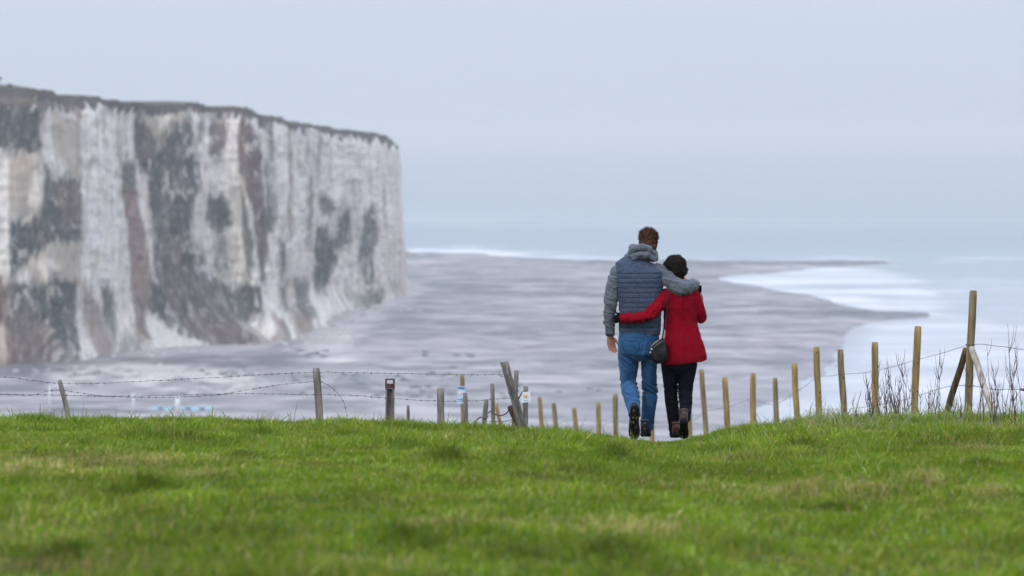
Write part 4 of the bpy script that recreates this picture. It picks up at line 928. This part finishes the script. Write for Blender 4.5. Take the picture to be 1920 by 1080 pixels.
# new round post fence running down the slope
FP = [(1824, 545, 1815, 785, 37, 15.4), (1721, 612, 1714, 787, 39.5, 14.2), (1640.5, 642, 1641, 787, 42, 13.2), (1576, 655.5, 1583, 787, 44.2, 12.6), (1531, 650.5, 1536, 785, 46.6, 12.6), (1490, 681.5, 1495, 787, 49.2, 11.8),
      (1452.5, 709, 1456, 790, 51.8, 10.2), (1411.5, 699.5, 1411.5, 797, 54.5, 11.5), (1359, 708, 1364, 800, 57, 11.6), (1315.5, 693, 1323, 810, 59.6, 10), (1292, 745, 1294, 812, 63, 9.6), (1222, 770, 1223, 820, 67, 9.6),
      (1154, 739, 1154.5, 812, 70, 10), (1122, 755, 1123, 812, 73, 9.4), (1076, 764.5, 1081, 810, 76, 8.6), (1038, 756, 1043, 806, 79, 8.8), (1012, 744.5, 1016, 802, 82, 8.8)]
o0 = P(1815, 790, 37)
fr = empty('wire_fence', o0, 'fence of new round pine posts with sagging wire running downhill past the couple', 'fence')
tops = []
for i, (a_, b_, c_, d_, D_, w_) in enumerate(FP):
    post(fr, a_, b_, c_, d_, D_, w_, M_new if i % 3 else M_new2, origin=o0, knots=2 if D_ < 48 else 0); tops.append((a_, D_))
# its two braces at the tall corner post
def brace(a_, b_, r0, mt, nm):
    me, _ = post_mesh(b_, a_, r0); me.transform(Matrix.Translation(-o0)); return link(nm, me, mt, fr)
qb = P(1769, 795, 37.6); brace(P(1811, 655, 37.06), qb + (qb - P(1811, 655, 37.06)) * .12, 13 / F * 37 / 2, mat('brown_brace_wood', (.115, .08, .045), .9, .15, noise=((26, 26, 3), .5, 5), bump=((40, 40, 4), .003, 4)), 'brace')
qb = P(1866, 785, 36.2); brace(P(1821.5, 652, 36.93), qb + (qb - P(1821.5, 652, 36.93)) * .12, 12.5 / F * 36.5 / 2, M_birch, 'brace')
pxs = [a for a, _ in tops][::-1]; Ds = [d for _, d in tops][::-1]
def Df(px): return float(np.interp(px, pxs, Ds)) - .045
up_w = [(2050, 662), (1960, 657), (1905, 653.5), (1865, 648), (1822, 646), (1770, 661), (1718, 675), (1680, 686), (1641, 695), (1610, 700), (1579, 701.5), (1555, 705), (1533, 706.5), (1512, 722), (1492, 735), (1470, 750), (1454, 758), (1432, 756), (1411.5, 748), (1385, 756), (1361, 764), (1338, 768), (1318, 773), (1295, 790), (1225, 800), (1154, 792), (1123, 800)]
lo_w = [(2050, 738), (1960, 732), (1905, 730), (1865, 730), (1820, 723), (1790, 723), (1755, 731), (1715, 744), (1680, 753), (1641, 760), (1600, 766), (1580, 767), (1537, 768.5), (1512, 781), (1496, 792), (1460, 806)]
Dr = lambda px: Df(px) if px < 1822 else 37 - (px - 1822) * .006
wire(fr, o0, [P(a, b, Dr(a)) for a, b in up_w], .0026, M_wire); wire(fr, o0, [P(a, b, Dr(a)) for a, b in lo_w], .0026, M_wire)
wire(fr, o0, [P(1481, 737, 49.2), P(1481, 770, 49.2), P(1478, 800, 49.2)], .0014, M_wire)
mb = MB(); mb.tube([P(1914, 730, 36.4) - o0, P(1925, 732, 36.35) - o0], [.012, .015], n=8); mb.build('wire_tensioner', M_dwire, fr)
for (a_, b_) in ((1819, 646), (1817, 723)):
    k_ = MB(); rr_ = 8.2 / F * 37; c_ = P(a_, b_, 37) - o0
    k_.tube([c_ + Vector((rr_ * math.cos(t_), rr_ * math.sin(t_), .003 * math.sin(t_))) for t_ in np.linspace(0, 2 * math.pi, 19)], .004, n=6, ref=(0, 0, 1), cap=False); k_.build('wire_tie', M_dwire, fr)

# old barbed wire fence on the left
o1 = P(595, 790, 36)
fl = empty('barbed_wire_fence', o1, 'old barbed wire fence with two grey leaning posts on the left crest', 'fence')
post(fl, 112, 713, 127, 775, 36.5, 9.5, M_grey, origin=o1, knots=0)
post(fl, 593, 690.5, 599, 785, 36, 16, M_grey, sq=True, origin=o1, knots=1)
post(fl, -330, 700, -335, 775, 36.5, 13, M_grey, sq=True, origin=o1, knots=0)
Dl = lambda px: float(np.interp(px, [-330, 112, 593, 960], [36.42, 36.4, 35.88, 36.3]))
for pts in ([(-330, 712), (-150, 706), (0, 707), (60, 713), (112, 719), (200, 718), (300, 713), (400, 708), (500, 702), (592, 698), (700, 699.5), (820, 701.5), (900, 702.5), (952, 702)],
            [(-330, 742), (-100, 742), (0, 740), (60, 741), (90, 733), (114, 732), (140, 735), (180, 741), (240, 745), (320, 745), (400, 741), (460, 732), (520, 722), (592, 715), (608, 719), (622, 727), (636, 740), (645, 756), (650, 776), (651, 792)],
            [(-330, 745), (-100, 741), (0, 739), (112, 741), (220, 743), (330, 741), (460, 738), (592, 740), (650, 740.5), (720, 746), (800, 751), (870, 752), (920, 749), (956, 746)]):
    wire(fl, o1, [P(a, b, Dl(a)) for a, b in pts], .0016, M_dwire, barbs=.068, wob=.006)

# lone posts and stumps along the crest: each its own thing
def lone(name, label, cat, pxt, pyt, pxb, pyb, D, w_px, mt, sq=False, group='loose posts at the crest', knots=0):
    o_ = P(pxb, pyb, D); o_.z = float(gz(o_.x, D))
    me_ob, bs, tp = post(None, pxt, pyt, pxb, pyb, D, w_px, mt, sq, origin=o_, name=name, knots=knots)
    me_ob.location = o_; tag(me_ob, label, cat, group); return me_ob
lone('wooden_stub', 'tiny grey stub just right of the rusty iron post', 'post', 765, 760, 766, 786, 46, 6.5, M_grey)
lone('wooden_post', 'broad square grey post standing alone left of the blue and white notice', 'post', 826, 728, 827, 786, 42, 15.5, M_grey, True)
pA = lone('wooden_post', 'tan post carrying the blue and white notice', 'post', 866, 702, 869, 788, 54, 9.5, M_new2)
lone('wooden_post', 'narrow grey post overlapping the right edge of the blue and white notice', 'post', 872, 737, 873, 790, 46, 9.5, M_grey)
lone('wooden_post', 'short grey post with a coil of thick wire round its foot', 'post', 912, 749, 908, 792, 44, 9.5, M_grey)
lone('wooden_post', 'thin mossy grey post between the coiled wire and the leaning post', 'post', 923, 719.5, 925, 795, 41, 8.2, M_grey)
lone('wooden_post', 'thin tan post leaning left close behind the thin mossy post', 'post', 930, 757, 939, 798, 52, 7, M_new)
lone('wooden_post', 'upright grey post standing behind the split leaning post', 'post', 968, 694.5, 964, 795, 39.5, 9.5, M_grey)
lone('wooden_stump', 'dark brown rotten stump leaning beside the split leaning post', 'stump', 957, 761, 976, 800, 39, 17, M_brown, True)
pB = lone('wooden_post', 'grey square post carrying the small white notice with an orange cross', 'post', 985.5, 724.5, 985, 800, 40, 11.5, M_grey, True)
lp = lone('leaning_post', 'split grey timber post leaning left above the crest', 'post', 946, 679, 979, 800, 38.4, 16, M_grey)
_, = (0,)
pl = MB(); t0 = P(939.5, 679, 38.2) - lp.location; t1 = P(984, 802, 38.2) - lp.location; dd = (t1 - t0).normalized(); t1 = t1 + dd * .15
pl.tube([t0, t0.lerp(t1, .3), t0.lerp(t1, .7), t1], [(.012, .022), (.015, .022), (.019, .024), (.021, .025)], n=8, ref=(0, 1, 0), power=.6); pl.build('split_board', mat('board_wood', (.10, .10, .085), .95, .1, noise=((30, 30, 4), .5, 5), bump=((50, 50, 5), .003, 4)), lp)
for (yy, xx) in ((703, 948), (735, 963), (781, 979)):
    k_ = MB(); c_ = P(xx, yy, 38.35) - lp.location; k_.tube([c_ + Vector((.052 * math.cos(t_), .06 * math.sin(t_), .016 * math.sin(t_ + 1))) for t_ in np.linspace(0, 2 * math.pi, 19)], .0035, n=6, ref=(0, 0, 1), cap=False); k_.build('wire_tie', M_dwire, lp)
k_ = MB(); k_.tube([q - lp.location for q in (P(918, 790, 38.2), P(940, 791, 38.2), P(960, 787, 38.2), P(972, 781, 38.2), P(986, 780, 38.2))], .0035, n=6); k_.build('wire', M_dwire, lp)
k_ = MB(); k_.tube([q - lp.location for q in (P(972, 748, 38.3), P(976, 741, 38.3), P(979, 735, 38.5))], .008, n=6); k_.build('wire_twist', M_dwire, lp)

def cable():
    o_ = P(905, 790, 40); o_.z = float(gz(o_.x, 40))
    mb = MB(); path = catmull([P(886, 796, 40) - o_, P(894, 787, 40) - o_, P(902, 782.5, 40) - o_, P(908, 786, 39.9) - o_, P(914, 781, 39.9) - o_, P(912, 777, 40) - o_, P(917, 773, 40.1) - o_, P(920, 771, 40.1) - o_, P(926, 776, 40.05) - o_, P(936, 779, 40) - o_, P(946, 777, 39.8) - o_, P(952, 772, 39.5) - o_, P(955, 765, 39.2) - o_], 8)
    mb.tube(path, .0065, n=8); c = mb.build('steel_cable', mat('dark_cable', (.075, .05, .045), .9, .2, noise=(30, .4, 3)), None); c.location = o_; tag(c, 'thick rusty wire looped between the short posts left of the leaning post', 'cable')
cable()

def iron_post():
    o_ = P(731, 790, 36.6); o_.z = float(gz(o_.x, 36.6)); q = lambda px, py, dd=0: P(px, py, 36.6 + dd) - o_
    r = empty('iron_post', o_, 'rusty iron post with a square eye at its top', 'post')
    k = F / 36.6; st = MB(); g = (float(gz(P(731, 0, 36.6).x, 36.6)) - .3) - o_.z
    c = q(731, 730); c0 = Vector((c.x, 0, g))
    # channel section shaft
    for (dx, hw, dy, hd) in ((-6.2, .6, 0, .030), (6.2, .6, 0, .030), (0, 6.0, .026, .003)):
        st.box(Vector((c.x + dx / k, dy, (q(731, 729).z + g) / 2)), (hw * 1.4 / k, hd, (q(731, 729).z - g) / 2))
    st.build('shaft', mat('worn_iron', (.24, .20, .19), .7, .3, metal=.3, noise=((20, 20, 5), .5, 5)), r, smooth=False)
    rim = MB()
    for (xa, xb, ya, yb) in ((722.2, 725.4, 710.2, 728.5), (737.0, 740.2, 710.2, 728.5), (725.4, 737.0, 710.0, 712.2), (725.4, 737.0, 719.6, 728.0)):
        a_, b_ = q(xa, ya), q(xb, yb); rim.box((a_ + b_) / 2, (abs(a_.x - b_.x) / 2, .028, abs(a_.z - b_.z) / 2))
    rim.build('eye', M_rust, r, smooth=False)
iron_post()

def notice(label, px0, py0, px1, py1, D, tilt, parts, name='notice'):
    c = P((px0 + px1) / 2, (py0 + py1) / 2, D); r = empty(name, c, label, 'sign')
    W_, H_ = (px1 - px0) / F * D / 2, (py1 - py0) / F * D / 2; Mx = Matrix.Rotation(tilt, 4, 'Y')
    b = MB(); b.box((0, 0, 0), (W_, .004, H_)); b.xf(Mx); b.build('board', parts[0], r, smooth=False)
    for nm, mt, strokes in parts[1]:
        s_ = MB()
        for (x0, y0, x1, y1, hw) in strokes:
            a_ = Vector((x0 * W_, -.0065, y0 * H_)); b_ = Vector((x1 * W_, -.0065, y1 * H_)); s_.tube([a_, b_], [(hw * W_, .002)] * 2, n=8, ref=(0, 1, 0), power=.5)
        s_.xf(Mx); s_.build(nm, mt, r)
white = mat('white_enamel', (.68, .74, .80), .5, .4, noise=(12, .08, 3)); blue = mat('blue_paint', (.14, .24, .45), .5, .4, noise=(12, .2, 3)); orange = mat('orange_paint', (.85, .42, .06), .5, .4, noise=(12, .1, 3)); pblue = mat('pale_blue_paint', (.50, .60, .80), .5, .4, noise=(12, .1, 3))
notice('small white notice with an orange cross right of the leaning post', 977, 735, 995, 754.5, 39.85, R(-5),
       (white, [('cross', orange, [(-.42, .62, .30, -.22, .07), (.34, .60, -.40, -.16, .07), (-.46, .30, .42, .18, .05), (-.06, .1, .22, -.02, .09)]), ('lettering', blue, [(-.52, -.62, -.40, -.62, .05), (-.34, -.66, -.20, -.62, .05), (-.14, -.62, .02, -.62, .05), (.08, -.58, .22, -.62, .05), (.28, -.62, .46, -.60, .05)])]))
notice('tall white notice with blue bands on the tan post', 857, 724, 871.5, 757, 53.8, R(2),
       (pblue, [('header', blue, [(-.92, .80, .92, .80, .32)]), ('footer', blue, [(-.85, -.50, .80, -.46, .16)]), ('emblem', orange, [(.30, .18, .72, .18, .22)]), ('panel', white, [(-.55, .18, .0, .18, .40)])]))

# ------------------------------------------------------------------ dry stems by the fences
M_twig = mat('dry_stem', (.10, .062, .050), .9, .1, noise=(20, .3, 2)); M_twig2 = mat('pale_dry_stem', (.15, .115, .08), .9, .1, noise=(20, .3, 2))
def weed(px, D, hts, spread, label, mt, seed, br=5):
    random.seed(seed); X = (px - 960) / F * D; o_ = Vector((X, D, float(gz(X, D)))); mb = MB()
    if len(hts) > 1: mb.ell((0, 0, -.05), (spread * 2.6 + .03, spread * 2.2 + .03, .03), seg=12, ring=6)
    for h in [h_ * random.uniform(.7, .98) for h_ in hts for _ in range(2 if len(hts) > 5 else 1)] + ([max(hts)] if len(hts) > 1 else []):
        b = Vector((random.gauss(0, spread), random.gauss(0, spread * .8), -.03)); ln = Vector((random.gauss(0, .11), random.gauss(0, .1), 1)); path = [b]; n = 7
        for i in range(n): path.append(path[-1] + (ln + Vector((random.gauss(0, .06), random.gauss(0, .06), 0))).normalized() * (h + .03) / n)
        mb.tube(path, [.0042 * (1 - .75 * i / n) for i in range(n + 1)], n=5)
        for k in range(random.randint(br - 3, br) if br > 3 else 0):
            i = random.randint(2, n - 1); p0 = path[i]; d_ = (Vector((random.choice((-1, 1)) * random.uniform(.15, .5), random.gauss(0, .3), 1))).normalized(); L = h * random.uniform(.12, .36)
            mb.tube([p0, p0 + d_ * L * .5, p0 + (d_ + Vector((0, 0, .5))).normalized() * L], [.0024, .0018, .0009], n=4)
    w_ = mb.build('dry_weed', mt, None); w_.location = o_; tag(w_, label, 'dry weed', 'dry weeds along the crest')
ws = [(1548, 34.0, (.22, .3, .18, .14), .05, 'low dry stems just right of the tallest short fence post', M_twig2), (1602, 33.6, (.34, .26, .2, .16), .06, 'sparse dry stems between the fourth and third fence posts', M_twig), (1632, 33.4, (.36, .42, .3, .25, .2), .05, 'dry stems in front of the third fence post from the right', M_twig),
      (1664, 33.5, (.62, .5, .55, .42, .38, .3), .06, 'dense dry stems just right of the third fence post', M_twig), (1690, 33.7, (.66, .58, .62, .45, .5, .35, .4), .06, 'tallest dense dry stems left of the second fence post', M_twig), (1738, 33.5, (.42, .62, .36, .5), .05, 'dry stems just right of the second fence post', M_twig),
      (1757, 33.2, (.62, .4, .3), .04, 'thin dry stems left of the braced corner post', M_twig), (1798, 32.6, (.46, .38, .3, .24), .07, 'short dry stems under the brown brace', M_twig2), (1830, 32.4, (.52, .62, .4, .35), .07, 'dry stems in front of the braced corner post', M_twig),
      (1858, 32.2, (.72, .6, .5, .4), .06, 'dry stems beside the pale brace', M_twig), (1888, 32.0, (.88, .72, .6, .5, .4), .05, 'tallest dry stems at the right edge', M_twig), (1912, 32.2, (.74, .66, .56, .5, .42), .05, 'cluster of dry stems cut by the right edge', M_twig),
      (1580, 33.8, (.2, .16, .12, .14), .08, 'low straw stems at the foot of the fourth fence post', M_twig2), (1505, 33.6, (.13, .18), .04, 'two low stems between the fifth and sixth fence posts', M_twig),
      (38, 33.0, (.17,), .01, 'single dry stem at the far left', M_twig), (66, 33.0, (.2, .15), .02, 'pair of dry stems left of the far left post', M_twig), (106, 33.2, (.2, .14, .1), .04, 'short stems at the foot of the far left post', M_twig2), (146, 33.2, (.2, .1), .03, 'bent dry stem right of the far left post', M_twig2),
      (219, 33.2, (.17,), .01, 'single dry stem below the sagging wire', M_twig), (548, 33.4, (.22, .1), .02, 'thin stem left of the tall grey post', M_twig2), (646, 33.6, (.12, .08), .02, 'short stem at the end of the loose wire', M_twig)]
for i, (a_, D_, h_, s_, lb, mt_) in enumerate(ws): weed(a_, D_, h_, s_, lb, mt_, 300 + i, br=(6 if D_ < 34 and max(h_) > .3 else 0))
random.seed(99)

# ------------------------------------------------------------------ far small things
def far_building():
    D = 972.0; o_ = P(338, 772, D); o_.z = .6; r = empty('beach_building', o_, 'pale blue roofed low building at the beach just over the crest', 'building')
    zt = P(338, 768.5, D).z - o_.z; mb = MB(); mb.box((0, 4, zt / 2 - .5), (8.2, 4, zt / 2 + .5 - .35)); mb.build('wall', mat('pale_wall', (.55, .57, .58), .9, .2, noise=(.5, .1, 3)), r, smooth=False)
    mb = MB(); mb.box((0, 4, zt - .15), (8.6, 4.4, .18)); mb.box((0, 4, zt + .12), (7.6, 3.6, .10)); mb.build('roof', mat('light_blue_roof', (.27, .44, .52), .7, .2, noise=(.4, .15, 3)), r, smooth=False)
    for x in (-5, -1.5, 2, 5.5):
        mb = MB(); mb.box((x, -.03, zt * .5), (.7, .05, .6)); mb.build('window', mat('window_glass', (.05, .07, .09), .2, .5, noise=(1, .2, 2)), r, smooth=False)
far_building()
def mast(px, py0, py1, D, w_px, label, mt):
    o_ = P(px, py1, D); o_.z = .4; h = P(px, py0, D).z - o_.z; rr = w_px / F * D / 2; mb = MB()
    mb.tube([Vector((0, 0, -.5)), Vector((0, 0, h * .6)), Vector((0, 0, h))], [(rr, rr), (rr * .95, rr * .95), (rr * .8, rr * .8)], n=14); m_ = mb.build('beach_marker', mt, None); m_.location = o_; tag(m_, label, 'marker', 'white markers on the beach')
    cp = MB(); cp.tube([Vector((0, 0, h)), Vector((0, 0, h + rr * .5)), Vector((0, 0, h + rr * .8))], [rr * 1.08, rr * 1.05, rr * .3], n=14); cp.build('cap', mt, m_)
wm = mat('white_marker', (.66, .68, .68), .6, .3, noise=(.8, .1, 3))
mast(333, 745, 772, 966, 10, 'stout white marker rising behind the pale blue roof', wm); mast(250, 738, 772, 960, 4, 'thin white marker left of the blue roof', wm); mast(93, 725, 772, 960, 3.4, 'thin white marker at the far left of the beach', wm)
M_bush = mat('far_bush_leaf', (.05, .062, .04), .9, .1, noise=(.6, .4, 3))
def bush(px, wid, hgt, label, seed):
    c = cliff_edge(px); rg = np.random.default_rng(seed); n = 420; D_ = c.y; rx = wid / F * D_ / 2; rz = hgt / F * D_
    th = rg.random(n) * 6.283; rad = rg.random(n) ** .5; x = np.cos(th) * rad * rx; y = np.sin(th) * rad * rx; z = rg.random(n) * rz * (1 - .8 * rad ** 2) * (.6 + .4 * np.sin(th * 3 + seed))
    V = []; fs_ = []
    for i in range(n):
        a_ = rg.normal(size=(4, 3)) * .35; V.append(np.array([x[i], y[i], max(z[i], 0)]) + a_); fs_.append([4 * i, 4 * i + 1, 4 * i + 2, 4 * i + 3])
    me = mesh_np('bush', np.concatenate(V), [np.array(fs_)], smooth=False); b_ = link('bush', me, M_bush); b_.location = c - Vector((0, 0, .3)); tag(b_, label, 'bush', 'bushes on the cliff top')
    tr = MB(); tr.tube([Vector((0, 0, -.5)), Vector((.1, 0, rz * .5))], [.25, .12], n=7); tr.build('trunk', M_knot, b_)
bush(143, 16, 9, 'dark bush on the cliff top above the left white buttress', 1); bush(398, 34, 7, 'long low bush on the middle of the cliff top', 2); bush(503, 14, 10, 'small dark bush where the cliff edge starts to drop', 3); bush(34, 8, 8, 'small dark bush at the left end of the cliff top', 4)
c = cliff_edge(17); mb = MB(); mb.tube([Vector((0, 0, -1)), Vector((0, 0, 1.6))], .10, n=8); mb.box((0, 0, 2.0), (.5, .06, .45)); s_ = mb.build('distant_signpost', M_knot, None, smooth=False); s_.location = c + Vector((0, 0, .8)); tag(s_, 'tiny signpost on the left end of the cliff top', 'sign')

# ------------------------------------------------------------------ haze: one closed box of even air
def haze():
    me = bpy.data.meshes.new('haze'); bm = bmesh.new(); bmesh.ops.create_cube(bm, size=1)
    x0, x1, y0, y1, z0, z1 = -28000, 28000, -900, 46000, -2.5, CAMZ + 40
    for v in bm.verts: v.co = ((x0, x1)[v.co.x > 0], (y0, y1)[v.co.y > 0], (z0, z1)[v.co.z > 0])
    bm.to_mesh(me); bm.free()
    m_ = bpy.data.materials.new('haze_air'); m_.use_nodes = True; n = m_.node_tree; n.nodes.clear()
    o_ = n.nodes.new('ShaderNodeOutputMaterial'); v = n.nodes.new('ShaderNodeVolumePrincipled')
    v.inputs['Color'].default_value = (.985, .99, 1, 1); v.inputs['Density'].default_value = HAZE; v.inputs['Anisotropy'].default_value = 0.2
    n.links.new(v.outputs[0], o_.inputs['Volume']); ob = link('haze', me, m_); tag(ob, 'thin sea haze over the whole bay', 'haze', kind='stuff')
HAZE = 0.000138
haze()
